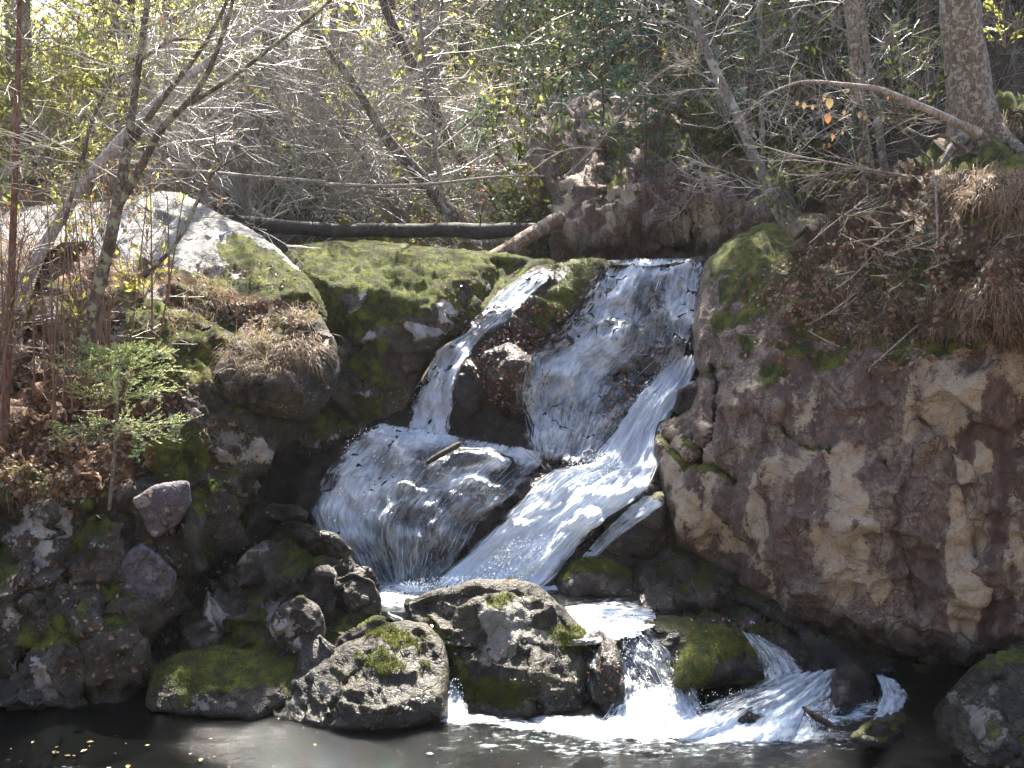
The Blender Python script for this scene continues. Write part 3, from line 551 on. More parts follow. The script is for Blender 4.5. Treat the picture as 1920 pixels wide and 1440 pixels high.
# ground, hill, bed ------------------------------------------------
def heightsheet(name, x0, x1, y0, y1, s, fn, mat, label, attrs, kind='structure'):
    X, Yy = np.meshgrid(np.arange(x0, x1 + s, s), np.arange(y0, y1 + s, s)); Z = fn(X, Yy)
    v = np.stack([X, Yy, Z], -1).reshape(-1, 3); ny, nx = X.shape; i = np.arange(ny * nx).reshape(ny, nx)
    f = np.stack([i[:-1, :-1], i[:-1, 1:], i[1:, 1:], i[1:, :-1]], -1).reshape(-1, 4)
    o = mesh_np(name, v, f, mat)
    for k in ('moss', 'lichen', 'wet', 'litter'): attr(o, k, attrs(k, X, Yy, Z).ravel() if callable(attrs) else np.full(X.size, attrs.get(k, 0)))
    tag(o, label, kind=kind); ROCKS[name] = (v, f, o); return o
def sst(x, a, b): t = np.clip((x - a) / (b - a), 0, 1); return t * t * (3 - 2 * t)
def ground_z(X, Y):
    p = np.stack([X, Y, 0 * X], -1)
    st = 2.75 + .01 * (Y - 13)                                     # stream bed above the falls
    cx = -0.5 - .10 * (Y - 13)                                      # stream course
    R = sst(X, cx + 2.0, cx + 8) * (2.6 + .13 * np.clip(Y - 13, 0, 90)) * sst(Y, 11.5, 16)
    L = sst(-X, -cx + 2.5, -cx + 7) * .9
    hill = sst(Y, 17, 100) * 18 * (.35 + .9 * sst(X, -12, 14))
    return st + R + L + hill + .22 * fbm(p, .5, 4, 77) + .5 * fbm(p, .12, 3, 78)
M_GROUND = rock_mat('forest_floor', (.06, .035, .02), (.10, .06, .035), (.13, .08, .045), (.3, .25, .2), (.2, .17, .12), ls=4, litter=(.16, .075, .035))
def gattr(k, X, Y, Z): return {'moss': .12 + 0 * X, 'litter': .42 + 0 * X, 'lichen': -.2 + 0 * X, 'wet': 0 * X}[k]
heightsheet('hillside', -45, 45, 13.4, 70, .35, ground_z, M_GROUND, 'wooded hillside covered with brown leaf litter behind the falls', gattr)
heightsheet('far_ground', -160, 160, 70, 200, 10, lambda X, Y: ground_z(np.clip(X, -44, 44), np.full(X.shape, 69.5)) - .3 + 0 * Y, M_GROUND, 'ground beyond the hill', {'litter': .4})
heightsheet('pool_bed', -60, 60, 2, 15, 1.0, lambda X, Y: -.9 + 0 * X, M_GROUND, 'dark bed under the pool', {'wet': .8})
def bank_z(X, Y, side):
    return 2.4 + .6 * fbm(np.stack([X, Y, 0 * X], -1), .4, 3, 5)
# land behind the two banks, left and right of the falls
def left_land(X, Y): return np.minimum(ground_z(np.minimum(X, -5), np.maximum(Y, 17)) * .2 + 2.6, 3.3) * sst(Y, 8.0, 11.5) - 1 * (1 - sst(Y, 8.0, 11.5))
heightsheet('left_land', -45, -4.2, 8, 14, .4, left_land, M_GROUND, 'ground at the far left bank', gattr)
def right_land(X, Y): return (3.6 + .12 * (X - 4) + .3 * fbm(np.stack([X, Y, 0 * X], -1), .5, 3, 3)) * sst(X + Y * .6, 9.0, 11.2) * sst(Y, 8.2, 10.5) - 1 * (1 - sst(Y, 8.2, 10.5))
heightsheet('right_land', 2.6, 45, 8, 14.5, .3, right_land, M_GROUND, 'ground at the far right bank', gattr)
def near_z(X, Y):
    return np.where(Y > 0, 1.9 - .55 * Y, 1.9 - .42 * Y + .25 * fbm(np.stack([X, Y, 0 * X], -1), .3, 3, 9)) - .0 * X
M_NEAR = rock_mat('bounce_slope_litter', (.15, .095, .055), (.21, .145, .085), (.25, .18, .105), (.2, .17, .13), (.14, .12, .08), litter=(.22, .14, .08), film=.1)
heightsheet('added_bounce_slope', -40, 40, -42, 6, .8, near_z, M_NEAR, 'unseen leafy slope added behind the viewer to bounce warm light', {'litter': .3, 'moss': 0})  # unseen slope added to throw warm sunlight onto the front faces
# right upper bank: earth and roots over the cliff
rock('right_bank', [(1470, 470), (1520, 420), (1560, 400), (1600, 350), (1660, 320), (1740, 290), (1790, 245), (1830, 205), (1900, 185), (2050, 170), (2560, 160), (2560, 660), (2050, 640), (1900, 640), (1800, 600), (1740, 610), (1680, 660), (1600, 640), (1530, 560)],
     [(1500, 450, 11.5), (1600, 400, 11.3), (1700, 320, 11.5), (1850, 220, 11.0), (2000, 200, 10.6), (1600, 550, 10.2), (1750, 480, 9.8), (1900, 330, 9.8), (1850, 420, 9.3), (1980, 500, 8.8), (1850, 590, 9.2), (1680, 640, 9.6), (2500, 200, 10.5), (2500, 450, 8.7), (2500, 640, 8.8)],
     bulge=.3, back=2.0, w=50, s=5, mat=M_GROUND, seed=95, fp=None, rag=8, A=(.16, .12, .06, .03), key='rbank', up=.3, moss=.08, lit=.3, mossE=[(1850, 300, 120, 60, 0, .4), (1700, 520, 100, 50, 0, .4), (1880, 430, 100, 30, 0, .4)],
     litE=[(1650, 480, 120, 80, 0, .35), (1850, 520, 120, 80, 0, .3)], kind='structure', label='earthy right bank above the cliff with roots, moss and leaves',
     bumps=[(1880, 350, 90, 60, 0, .3), (1860, 560, 110, 40, 0, .25)], cracks=[([(1830, 280), (1900, 300), (1980, 290)], 22, .35), ([(1780, 460), (1850, 450), (1990, 440)], 14, .3)])
# ---------------------------------------------------------------- water
def fall_mat():
    b = NB('falling_water')
    uv = nd(b.t, 'ShaderNodeUVMap', uv_map='UVMap').outputs[0]
    n1 = b.noise(1, 4, .65, b.mapv((10, 2.6, 1), uv), .5); n2 = b.noise(1, 3, .65, b.mapv((36, 9, 1), uv), .5); n3 = b.noise(1, 2, .6, b.mapv((4, 1.8, 1), uv))
    st = b.add(b.add(b.mul(n1, .38), b.mul(n2, .36)), b.mul(n3, .26))
    d = b.at('dens')
    mask = b.mul(b.step(b.add(st, b.mul(d, .5)), .48, .92), .96)
    col = b.mix(b.step(n2, .35, .65), (.66, .79, .95), (.90, .95, 1.0))
    nrm = b.bump(b.add(n1, b.mul(n2, .7)), .8, .06)
    foam = b.mixs(.35, b.bsdf(col, .45, .5, nrm), nd(b.t, 'ShaderNodeBsdfTranslucent', {0: (.85, .92, 1, 1)}).outputs[0])
    fr = nd(b.t, 'ShaderNodeFresnel', {0: 1.33, 1: nrm}).outputs[0]
    film = b.mixs(b.math('ADD', b.mul(fr, 1.0), .06, True), nd(b.t, 'ShaderNodeBsdfTransparent', {0: (.86, .92, .96, 1)}).outputs[0], nd(b.t, 'ShaderNodeBsdfGlossy', {0: (.9, .95, 1, 1), 1: .18, 'Normal': nrm}).outputs[0])
    edge = b.at('edge')
    sh = b.mixs(mask, film, foam)
    sh = b.mixs(b.step(b.add(edge, b.mul(b.sub(b.add(b.mul(n1, .55), b.mul(n2, .45)), .5), 2.6)), .05, .6), nd(b.t, 'ShaderNodeBsdfTransparent').outputs[0], sh)
    return b.end(sh)
M_FALL = fall_mat()
def pool_mat():
    b = NB('pool_water')
    n = b.noise(1, 5, .6, b.mapv((6, 16, 6))); n2 = b.noise(1, 4, .65, b.mapv((20, 50, 16)))
    h = b.add(b.mul(n, .6), b.mul(n2, .6)); ch = b.at('chop')
    nrm = b.bump(h, b.step(ch, 0, 1, .12, .9), .05)
    fn = b.add(b.mul(b.noise(1, 6, .7, b.mapv((4, 9, 4))), .55), b.mul(b.noise(1, 5, .7, b.mapv((13, 30, 13))), .45))
    fm = b.mul(b.step(b.add(b.add(b.mul(b.sub(fn, .5), 1.6), .5), b.mul(b.at('foam'), .55)), .66, 1.02), .95)
    wat = b.bsdf((.0025, .003, .0028), .04, .5, nrm, IOR=1.33)
    foam = b.bsdf((.66, .74, .82), .5, .5, b.bump(fn, .8, .04))
    return b.end(b.mixs(fm, wat, foam))
M_POOL = pool_mat()

FALLKEYS = ['ledge', 'b1', 'b2', 'b3', 'b4', 'b5', 'b6', 'b7', 'b8', 'm1', 'm2', 'cliff', 'dome', 'bB', 'bA', 'bC', 'bD', 'bE', 'bF', 'bG', 'undercut', 'bJ', 'pile']
FALLT = bvh(['ledge', 'b3', 'b4', 'b5', 'b6', 'b7', 'b1', 'b2']); LOWT = bvh(['bD', 'bF', 'bG', 'undercut', 'bJ', 'bC'])
def resamp(pl, n):
    P = np.array(pl, float); d = np.r_[0, np.cumsum(np.hypot(*np.diff(P, axis=0).T))]; t = np.linspace(0, d[-1], n)
    Q = np.c_[np.interp(t, d, P[:, 0]), np.interp(t, d, P[:, 1])]
    for _ in range(3):
        Q[1:-1] = (Q[:-2] + 2 * Q[1:-1] + Q[2:]) / 4
    return Q
RIB = []
def ribbon(name, Lp, Rp, dens, label, tree=None, Yfn=None, off=.05, nu=40, nv=110, blur=6, rough=.03, drop=None, ys=1., edgew=.2, endfade=.06, clampz=None):
    L = resamp(Lp, nv); R = resamp(Rp, nv); t = np.linspace(0, 1, nu)
    wob = 5 * fbm(np.stack([np.arange(nv) / 9., 0 * np.arange(nv) + len(name), 0 * np.arange(nv)], -1), 1, 3, 2)
    L[:, 0] += wob; R[:, 0] -= wob
    G = L[:, None] * (1 - t[None, :, None]) + R[:, None] * t[None, :, None]
    U, Vv = G[..., 0], G[..., 1]; Y = np.zeros(U.shape)
    if Yfn is not None: Y = Yfn(U, Vv)
    else:
        last = None
        for j in range(nv):
            for i in range(nu):
                h, _ = hitY(tree, U[j, i], Vv[j, i])
                Y[j, i] = h.y if h is not None else np.nan
        m = np.isnan(Y)
        if m.any():
            fill = np.nanmedian(np.where(m, np.nan, Y), axis=1, keepdims=True) if not m.all() else None
            ok = ~np.isnan(fill[:, 0]); fl = np.interp(np.arange(nv), np.arange(nv)[ok], fill[ok, 0]); Y = np.where(m, fl[:, None], Y)
        Y0 = Y.copy()
        for _ in range(blur):
            Yp = np.pad(Y, 1, mode='edge'); Y = (Yp[:-2, 1:-1] + Yp[2:, 1:-1] + Yp[1:-1, :-2] + Yp[1:-1, 2:] + 2 * Y) / 6
        Y = np.minimum(Y, Y0 + .10)
        Y = Y - off
    v = PT(U, Vv, Y)
    wid = np.linalg.norm(v[:, -1] - v[:, 0], axis=1).mean(); seg = np.linalg.norm(np.diff(v[:, nu // 2], axis=0), axis=1); al = np.r_[0, np.cumsum(seg)]
    uvx = np.broadcast_to(t[None] * wid, U.shape); uvy = np.broadcast_to(al[:, None], U.shape)
    q = np.stack([uvx * 16, uvy * 2.2, 0 * uvx + len(label)], -1)
    nz = fbm(q, 1, 4, 4, .7); nz2 = fbm(np.stack([uvx * 5, uvy * 3, 0 * uvx], -1), 1, 3, 6)
    v[..., 1] -= rough * nz + rough * 1.2 * nz2; v[..., 2] += rough * .7 * nz + rough * .5 * nz2
    i = np.arange(nu * nv).reshape(nv, nu); f = np.stack([i[:-1, :-1], i[1:, :-1], i[1:, 1:], i[:-1, 1:]], -1).reshape(-1, 4)
    o = mesh_np(name, v.reshape(-1, 3), f, M_FALL)
    uvl = o.data.uv_layers.new(name='UVMap'); uvs = np.stack([uvx, uvy], -1).reshape(-1, 2)[f.ravel()] + [len(label) * .37, 0]; uvl.data.foreach_set('uv', uvs.astype(np.float32).ravel())
    if ys != 1:
        uvs = uvs * [1, ys]; uvl.data.foreach_set('uv', uvs.astype(np.float32).ravel())
    D = dens(U, Vv, t[None] + 0 * U, np.linspace(0, 1, nv)[:, None] + 0 * U) if callable(dens) else np.full(U.shape, dens)
    attr(o, 'dens', D)
    e = np.minimum(np.minimum(t, 1 - t)[None] / edgew, 1) * np.minimum(np.minimum(np.linspace(0, 1, nv), 1 - np.linspace(0, 1, nv))[:, None] / endfade + .25, 1)
    attr(o, 'edge', np.broadcast_to(e, U.shape) + 0 * U); RIB.append((v, D + 0, wid))
    tag(o, label, kind='structure'); return o
def dd(base, E):                                   # density: base plus painted ellipses
    return lambda U, Vv, s, t: base + ell(U, Vv, E)
ribbon('upper_fall_water', [(1135, 486), (1100, 550), (1050, 615), (985, 665), (965, 740), (985, 800), (990, 860)], [(1330, 486), (1318, 560), (1310, 620), (1305, 672), (1235, 730), (1180, 800), (1120, 870)],
       dd(.33, [(1150, 540, 60, 60, 0, .25), (1080, 690, 90, 40, -40, .3), (1280, 560, 30, 70, 0, .2), (1010, 790, 40, 40, 0, .25), (1200, 500, 120, 16, 0, .35), (1210, 560, 25, 30, 0, -.35), (1200, 740, 60, 60, 0, -.25), (1230, 640, 50, 60, 0, -.12)]),
       'thin sheet of water sliding down the upper right of the falls', FALLT, nu=90, nv=150, off=.035, blur=3)
ribbon('left_fall_water', [(1000, 506), (935, 545), (875, 620), (820, 652), (798, 700), (780, 750), (762, 800), (750, 832)], [(1045, 506), (1000, 550), (960, 595), (900, 640), (868, 680), (852, 740), (845, 800), (850, 836)],
       dd(.32, [(840, 690, 40, 60, 0, .35), (810, 770, 40, 60, 0, .45), (990, 530, 40, 30, 0, .2)]), 'narrow waterfall strand sliding over the left of the falls', FALLT, nu=36, nv=110, off=.05, blur=8)
ribbon('main_chute_water', [(1262, 668), (1195, 740), (1150, 810), (1108, 868), (1030, 880), (955, 960), (880, 1030), (800, 1100)], [(1310, 668), (1305, 705), (1250, 800), (1238, 880), (1215, 925), (1110, 1000), (1060, 1060), (1020, 1110)],
       dd(.92, [(1130, 890, 120, 40, 0, .4), (1000, 1000, 120, 90, -45, .5), (1200, 800, 30, 100, 30, .2), (1270, 700, 20, 30, 0, .1)]), 'thick white main chute of the waterfall', FALLT, nu=120, nv=240, off=.13, blur=34, rough=.055, ys=.4, edgew=.16)
ribbon('side_chute_water', [(1205, 925), (1140, 985), (1085, 1050), (1035, 1105)], [(1250, 945), (1200, 980), (1130, 1030), (1062, 1112)], .42, 'white side strand right of the dark rock in the chute', bvh(['ledge', 'm1']), nu=26, nv=60, off=.05)
ribbon('lower_left_water', [(700, 790), (650, 835), (600, 895), (575, 960), (600, 1020), (650, 1070), (690, 1115)], [(1035, 850), (1010, 880), (960, 930), (900, 985), (870, 1030), (840, 1070), (820, 1110)],
       dd(.20, [(760, 810, 90, 26, 5, .5), (700, 880, 70, 60, -30, .36), (660, 960, 60, 70, 0, .4), (720, 1040, 60, 50, 0, .12), (960, 850, 90, 16, 10, .35), (880, 890, 80, 14, -20, .3), (800, 940, 20, 80, 20, .15), (940, 945, 60, 20, -30, .1), (860, 860, 50, 14, 0, -.3), (780, 970, 30, 20, 0, -.25)]),
       'blue-white veil of water fanning over the lower left falls', FALLT, nu=100, nv=120, off=.07, blur=6, edgew=.06)
# plunge pool between falls and boulders, and the main pool
def flat(name, x0, x1, y0, y1, z, s, foam, chop, label, poly=None, zfn=None):
    X, Yy = np.meshgrid(np.arange(x0, x1 + s, s), np.arange(y0, y1 + s, s)); Z = np.full(X.shape, z, float)
    p = np.stack([X * 1.0, Yy * 2.0, 0 * X], -1); u, v = PX(np.stack([X, Yy, Z], -1)); fo = foam(u, v); cp = chop(u, v)
    Z = Z + (.0015 + .02 * np.clip(cp, 0, 1)) * fbm(p, 4, 3, 5) + .045 * np.clip(fo, 0, 1) * (fbm(p, 5, 3, 8) + .3)
    vv = np.stack([X, Yy, Z], -1).reshape(-1, 3); ny, nx = X.shape; i = np.arange(ny * nx).reshape(ny, nx)
    f = np.stack([i[:-1, :-1], i[:-1, 1:], i[1:, 1:], i[1:, :-1]], -1)
    if poly is not None:
        k = sdist(poly, X[:-1, :-1] + s / 2, Yy[:-1, :-1] + s / 2) > 0; f = f[k]
    o = mesh_np(name, vv, f.reshape(-1, 4), M_POOL); attr(o, 'foam', fo); attr(o, 'chop', cp); tag(o, label, kind='structure'); return o
def onz(pl, z): return [tuple(PT(u, v, YZ(v, z))[:2]) for u, v in pl]
flat('plunge_pool_water', -2.0, 2.6, 8.6, 11.0, .36, .025, lambda u, v: ell(u, v, [(900, 1095, 220, 22, 0, .8), (760, 1115, 60, 24, 0, .6), (1140, 1168, 100, 40, 0, .72)]), lambda u, v: np.full(u.shape, .8),  # last foam ellipse paints the bright sun glint white
     'small sunlit plunge pool between the falls and the boulders', poly=onz([(640, 1090), (700, 1140), (790, 1200), (900, 1215), (1090, 1212), (1150, 1206), (1195, 1192), (1225, 1178), (1230, 1150), (1180, 1085), (1000, 1070)], .36))
POOLF = [(1250, 1370, 330, 22, 2, .72), (1480, 1350, 160, 26, -8, .75), (1250, 1395, 420, 26, 0, .25), (880, 1350, 60, 10, 0, .7), (1180, 1400, 200, 16, 0, .3)]
flat('pool_water', -7, 7, 6.5, 10.5, 0, .035, lambda u, v: ell(u, v, POOLF), lambda u, v: .14 + ell(u, v, [(1100, 1390, 620, 80, 0, .7)]), 'dark rippled pool below the falls')
o = flat('pool_water_near', -60, 60, 3, 6.4, -.002, 1.0, lambda u, v: 0 * u, lambda u, v: .2 + 0 * u, 'near part of the dark pool')
flat('stream_water', -7, 3.4, 12.7, 24, 2.97, .1, lambda u, v: ell(u, v, [(1240, 492, 120, 8, 0, .5)]), lambda u, v: np.full(u.shape, .7), 'stream flowing to the lip of the falls', poly=[(.95, 12.72), (2.1, 12.72), (2.6, 14), (3.4, 24), (-7, 24), (-7, 14.4), (-.5, 14.2), (.95, 13.8)])
# lower rapids between pools
def rap(Lp, Rp, d, label, n=(40, 60), tree=LOWT, off=.05, Yfn=None, **k): return ribbon('rapids_water', Lp, Rp, d, label, tree, Yfn, off, n[0], n[1], rough=.075, edgew=.28, **k)
rap([(1095, 1190), (1138, 1235), (1165, 1290), (1130, 1345), (1080, 1380)], [(1215, 1176), (1262, 1225), (1300, 1290), (1330, 1340), (1380, 1388)], dd(.16, [(1230, 1350, 120, 50, 0, .5), (1170, 1230, 30, 40, 0, .15)]), 'first rapid sliding over the brown rock', Yfn=tps([(1180, 1180, 9.05), (1180, 1290, 8.5), (1240, 1375, 7.93), (1290, 1290, 8.5)]))
rap([(1066, 1198), (1068, 1240), (1080, 1300), (1085, 1345)], [(1120, 1190), (1125, 1240), (1140, 1300), (1140, 1345)], .1, 'glittering film of water over the wet reddish boulder', n=(24, 40), tree=bvh(['bC', 'bB']), off=.02)
rap([(1385, 1180), (1420, 1225), (1430, 1265), (1440, 1290)], [(1430, 1190), (1470, 1215), (1500, 1245), (1520, 1280)], .3, 'thin strand of water behind the green boulder', n=(20, 40), Yfn=tps([(1400, 1185, 9.05), (1470, 1240, 8.85), (1480, 1280, 8.7)]))
rap([(1455, 1265), (1400, 1290), (1290, 1330), (1180, 1385)], [(1620, 1250), (1600, 1290), (1570, 1350), (1560, 1392)], dd(.36, [(1300, 1370, 140, 30, 0, .4), (1500, 1290, 60, 40, 0, .1)]), 'white rapid tumbling over hidden stones', n=(70, 60),
    Yfn=tps([(1500, 1265, 8.72), (1600, 1260, 8.75), (1400, 1300, 8.45), (1540, 1320, 8.3), (1250, 1360, 8.05), (1520, 1388, 7.85), (1200, 1385, 7.87)]))
rap([(1640, 1262), (1650, 1300), (1640, 1335), (1590, 1385)], [(1682, 1275), (1712, 1308), (1690, 1342), (1640, 1385)], .45, 'white strand right of the dark wet stone', n=(30, 50), Yfn=tps([(1660, 1265, 8.8), (1700, 1310, 8.45), (1620, 1385, 7.87)]))
rap([(832, 1260), (838, 1300), (828, 1345)], [(868, 1255), (872, 1300), (885, 1348)], .4, 'small spill between the two big boulders', n=(16, 30), Yfn=tps([(850, 1260, 8.75), (850, 1345, 8.22), (880, 1300, 8.5)]))
rap([(700, 1110), (720, 1150), (770, 1175), (800, 1195)], [(760, 1100), (765, 1140), (800, 1165), (815, 1190)], .4, 'glittering outflow left of the tallest boulder', n=(16, 30), Yfn=tps([(730, 1120, 9.85), (760, 1160, 9.35), (805, 1190, 9.0)]))

# loose strands of water standing off the sheets
def strands():
    r = np.random.default_rng(4); vs = []; fs = []; nb = 0
    for g, D, wid in RIB:
        nv, nu = g.shape[:2]; N = int(50 * wid * np.linalg.norm(g[-1, nu // 2] - g[0, nu // 2]) + 10)
        for _ in range(N):
            s0 = r.uniform(.03, .97) * (nu - 1); j0 = int(r.uniform(0, nv * .85)); ln = int(r.uniform(.05, .16) * nv); j1 = min(nv - 1, j0 + ln)
            if r.uniform() > D[j0, int(s0)] * 1.3 + .15: continue
            js = np.linspace(j0, j1, 6); P = []; dr = r.uniform(-.012, .012) * nu; off = r.uniform(.004, .03)
            for q, jj in enumerate(js):
                i = int(np.clip(s0 + dr * q / 5, 0, nu - 1)); p = g[int(jj), i] + [r.uniform(-.004, .004), -off * math.sin(math.pi * q / 5) - .004, 0]; P.append(p)
            P = np.array(P)
            for _q in range(2): P[1:-1] = (P[:-2] + P[1:-1] + P[2:]) / 3
            P = .4 * P + .6 * (P[0] + (P[-1] - P[0]) * np.linspace(0, 1, 6)[:, None]); P[:, 1] -= .014
            wd = r.uniform(.0010, .0034)
            for q, p in enumerate(P):
                k = wd * math.sin(math.pi * (q + .4) / 5.8); vs += [p + [-k, 0, 0], p + [0, -k, k * .3], p + [k, 0, 0]]
            for q in range(5):
                b = nb + q * 3; fs += [(b, b + 1, b + 4, b + 3), (b + 1, b + 2, b + 5, b + 4), (b + 2, b, b + 3, b + 5)]
            nb += 18
    bb = NB('water_strands'); m = bb.end(bb.mixs(.4, bb.bsdf((.78, .87, .95), .25, .6), nd(bb.t, 'ShaderNodeBsdfTranslucent', {0: (.85, .92, 1, 1)}).outputs[0]))
    tag(mesh_np('water_strands', np.array(vs), np.array(fs), m), 'loose bright strands of falling water', kind='stuff')
strands()
# spray: droplets and foam flecks thrown about the falls
def spray():
    r = np.random.default_rng(8); vs = []; regs = [(960, 1060, 90, 40, -35, 10.1, .3, 700), (860, 1095, 110, 14, 0, 10.0, .3, 600), (700, 870, 60, 70, -30, 10.9, .2, 260), (660, 980, 60, 70, 0, 10.55, .2, 260), (1230, 740, 30, 90, 35, 11.35, .25, 500), (1120, 880, 60, 30, 0, 10.75, .25, 700),
        (1300, 1330, 130, 34, -10, 8.3, .3, 200), (1500, 1345, 90, 24, 0, 8.15, .15, 120), (800, 740, 24, 60, 20, 11.5, .15, 300), (1640, 1330, 40, 20, 0, 8.3, .1, 40), (1190, 1230, 30, 50, 0, 8.75, .15, 250), (855, 1310, 14, 40, 0, 8.35, .1, 80), (1140, 1160, 60, 16, 0, 9.2, .2, 250), (740, 1120, 40, 14, 0, 9.8, .2, 200)]
    P = []
    for cu, cv, ru, rv_, a, Y, dY, k in regs:
        q = np.sqrt(r.uniform(0, 1, k)); th = r.uniform(0, 6.283, k); x = q * np.cos(th) * ru; y = q * np.sin(th) * rv_; a = math.radians(a)
        P.append(PT(cu + x * math.cos(a) - y * math.sin(a), cv + x * math.sin(a) + y * math.cos(a), Y - r.uniform(-.05, dY, k)))
    P = np.vstack(P); P = P[P[:, 2] > .02]; N = len(P); s = r.uniform(.0015, .0045, N)[:, None]
    T = np.array([[1, 1, 1], [-1, -1, 1], [-1, 1, -1], [1, -1, -1]], float) / 1.7
    st = np.array([1, 1, 1.8]); v = (P[:, None] + T[None] * s[:, None] * st).reshape(-1, 3); b = np.arange(N)[:, None] * 4
    f = np.concatenate([b + np.array(t) for t in ((0, 1, 2), (0, 3, 1), (0, 2, 3), (1, 3, 2))]); 
    bb = NB('spray_drops'); m = bb.end(bb.mixs(.4, bb.bsdf((.85, .92, .98), .3, .5), nd(bb.t, 'ShaderNodeBsdfTranslucent', {0: (.9, .95, 1, 1)}).outputs[0]))
    tag(mesh_np('spray', v, f, m), 'fine spray drops thrown up by the falling water', kind='stuff')
spray()
# ---------------------------------------------------------------- plant materials
def bark_mat(name, c1, c2, lic, la=.5, sc=1., rough=.8, spec=.3):
    b = NB(name); n1 = b.noise(6 * sc, 4, .65, b.mapv((1, 1, .35))); n2 = b.noise(40 * sc, 3, .6, b.mapv((1, 1, .4)))
    col = b.mix(b.step(n1, .35, .65), c1, c2)
    col = b.mix(b.mul(b.step(n2, .45, .6), .6), col, (c1[0] * .3, c1[1] * .3, c1[2] * .3))
    col = b.mix(b.mul(b.step(b.noise(9 * sc, 4, .7), la, la + .08), .85), col, lic)
    return b.end(b.bsdf(col, rough, spec, b.bump(b.add(n1, b.mul(n2, .6)), .8, .02)))
B_GREY = bark_mat('grey_bark', (.13, .11, .09), (.20, .17, .145), (.28, .29, .24), .52)
B_DARK = bark_mat('dark_bark', (.045, .033, .026), (.09, .07, .055), (.16, .17, .13), .58)
B_OLIVE = bark_mat('olive_bark', (.075, .058, .045), (.13, .105, .085), (.24, .26, .18), .50, 1.4)
B_BIRCH = bark_mat('pale_birch_bark', (.34, .32, .30), (.46, .44, .42), (.2, .12, .09), .6, 1.2)
B_BIG = bark_mat('large_trunk_bark', (.11, .082, .062), (.20, .165, .135), (.28, .28, .235), .50, 2.6)
B_DEAD = bark_mat('dead_wood', (.22, .19, .16), (.34, .31, .28), (.12, .08, .05), .6, 1.5)
B_LOG = bark_mat('wet_dark_log_bark', (.030, .024, .020), (.055, .045, .04), (.10, .10, .09), .6, 1.2)
def twig_mat(name, c):
    b = NB(name); r = b.geo.outputs['Random Per Island']
    return b.end(b.bsdf(b.mix(r, (c[0] * .6, c[1] * .55, c[2] * .5), c), .42, .6))
T_GREY = twig_mat('grey_twigs', (.34, .32, .30)); T_BROWN = twig_mat('brown_twigs', (.17, .105, .075))
def leaf_mat(name, ca, cb, tr=.5, rough=.55, cc=None):
    b = NB(name); r = b.geo.outputs['Random Per Island']; col = b.mix(r, ca, cb)
    if cc: col = b.mix(b.step(nd(b.t, 'ShaderNodeTexWhiteNoise', {'W': r}, noise_dimensions='1D').outputs[0], .6, .8), col, cc)
    return b.end(b.mixs(tr, b.bsdf(col, rough, .35), nd(b.t, 'ShaderNodeBsdfTranslucent', {0: col}).outputs[0]))
L_GOLD = leaf_mat('yellow_green_leaves', (.24, .30, .05), (.58, .55, .14), .65)
L_RUST = leaf_mat('rusty_leaves', (.22, .08, .025), (.36, .17, .05), .5, cc=(.30, .22, .08))
L_GREEN = leaf_mat('green_leaves', (.035, .06, .02), (.10, .13, .03), .5)
L_DARK = leaf_mat('dark_evergreen_leaves', (.018, .035, .016), (.05, .075, .03), .35)
N_GREEN = leaf_mat('green_needles', (.08, .15, .07), (.22, .30, .14), .5, .4)
N_TEAL = leaf_mat('bluish_green_needles', (.015, .05, .04), (.04, .095, .07), .4)
N_YEL = leaf_mat('sunlit_pine_needles', (.34, .38, .12), (.62, .62, .26), .7)
L_LITTER = leaf_mat('fallen_leaf_litter', (.07, .035, .018), (.17, .09, .045), .25, .6, cc=(.26, .21, .15))
L_ORANGE = leaf_mat('orange_beech_leaf', (.32, .13, .05), (.34, .17, .07), .35)
L_TAN = leaf_mat('tan_beech_leaf', (.24, .17, .08), (.30, .22, .11), .35)
G_DRY = leaf_mat('dry_grass', (.12, .075, .045), (.40, .29, .19), .4, .5, cc=(.30, .26, .20))
L_MOSS = leaf_mat('moss_fuzz', (.04, .055, .012), (.16, .17, .03), .45, .8)

def rv(s=1): return Vector((random.uniform(-s, s), random.uniform(-s, s), random.uniform(-s, s)))
def branch(mb, p, d, L, r, lvl, kids=5, ang=.9, wig=.25, up=.0, rmin=.0022, mi=0, tips=None, seg=4, shrink=.6, dens=1.0):
    pts = [p.copy()]; rad = [r]; q = p.copy(); dd = d.normalized(); dirs = []
    for i in range(seg):
        dd = (dd + rv(wig) + Vector((0, 0, up))).normalized(); q = q + dd * (L / seg); pts.append(q.copy()); dirs.append(dd.copy())
        rad.append(max(rmin, r * (1 - .75 * (i + 1) / seg)))
    mb.tube(pts, rad, 6 if r > .03 else (4 if r > .012 else 3), mi)
    if tips is not None and lvl <= 1: tips.append((pts, dirs))
    if lvl > 0:
        for k in range(int(kids * dens + random.random())):
            t = random.uniform(.15, 1) * seg; i = min(int(t), seg - 1); a = pts[i].lerp(pts[i + 1], t - i)
            nd_ = (dirs[i] * math.cos(ang) + rv(1).normalized() * math.sin(ang) * random.uniform(.6, 1.2)).normalized()
            branch(mb, a, nd_, L * shrink * random.uniform(.6, 1.1), max(rmin, rad[i] * .55), lvl - 1, kids, ang, wig, up, rmin, mi, tips, max(2, seg - 1), shrink, dens)
def leaf_quad(mb, p, size, d=None, n=None, mi=0, asp=.55, fold=.15):
    d = d or rv(1).normalized(); s = d.cross(n if n is not None else rv(1)); s.normalize(); nn = s.cross(d)
    a = p; b_ = p + d * size * .5 + s * size * asp * .5 + nn * fold * size; c = p + d * size; e = p + d * size * .5 - s * size * asp * .5 + nn * fold * size
    mb.add([a, b_, c, e], [(0, 1, 2, 3)], mi)
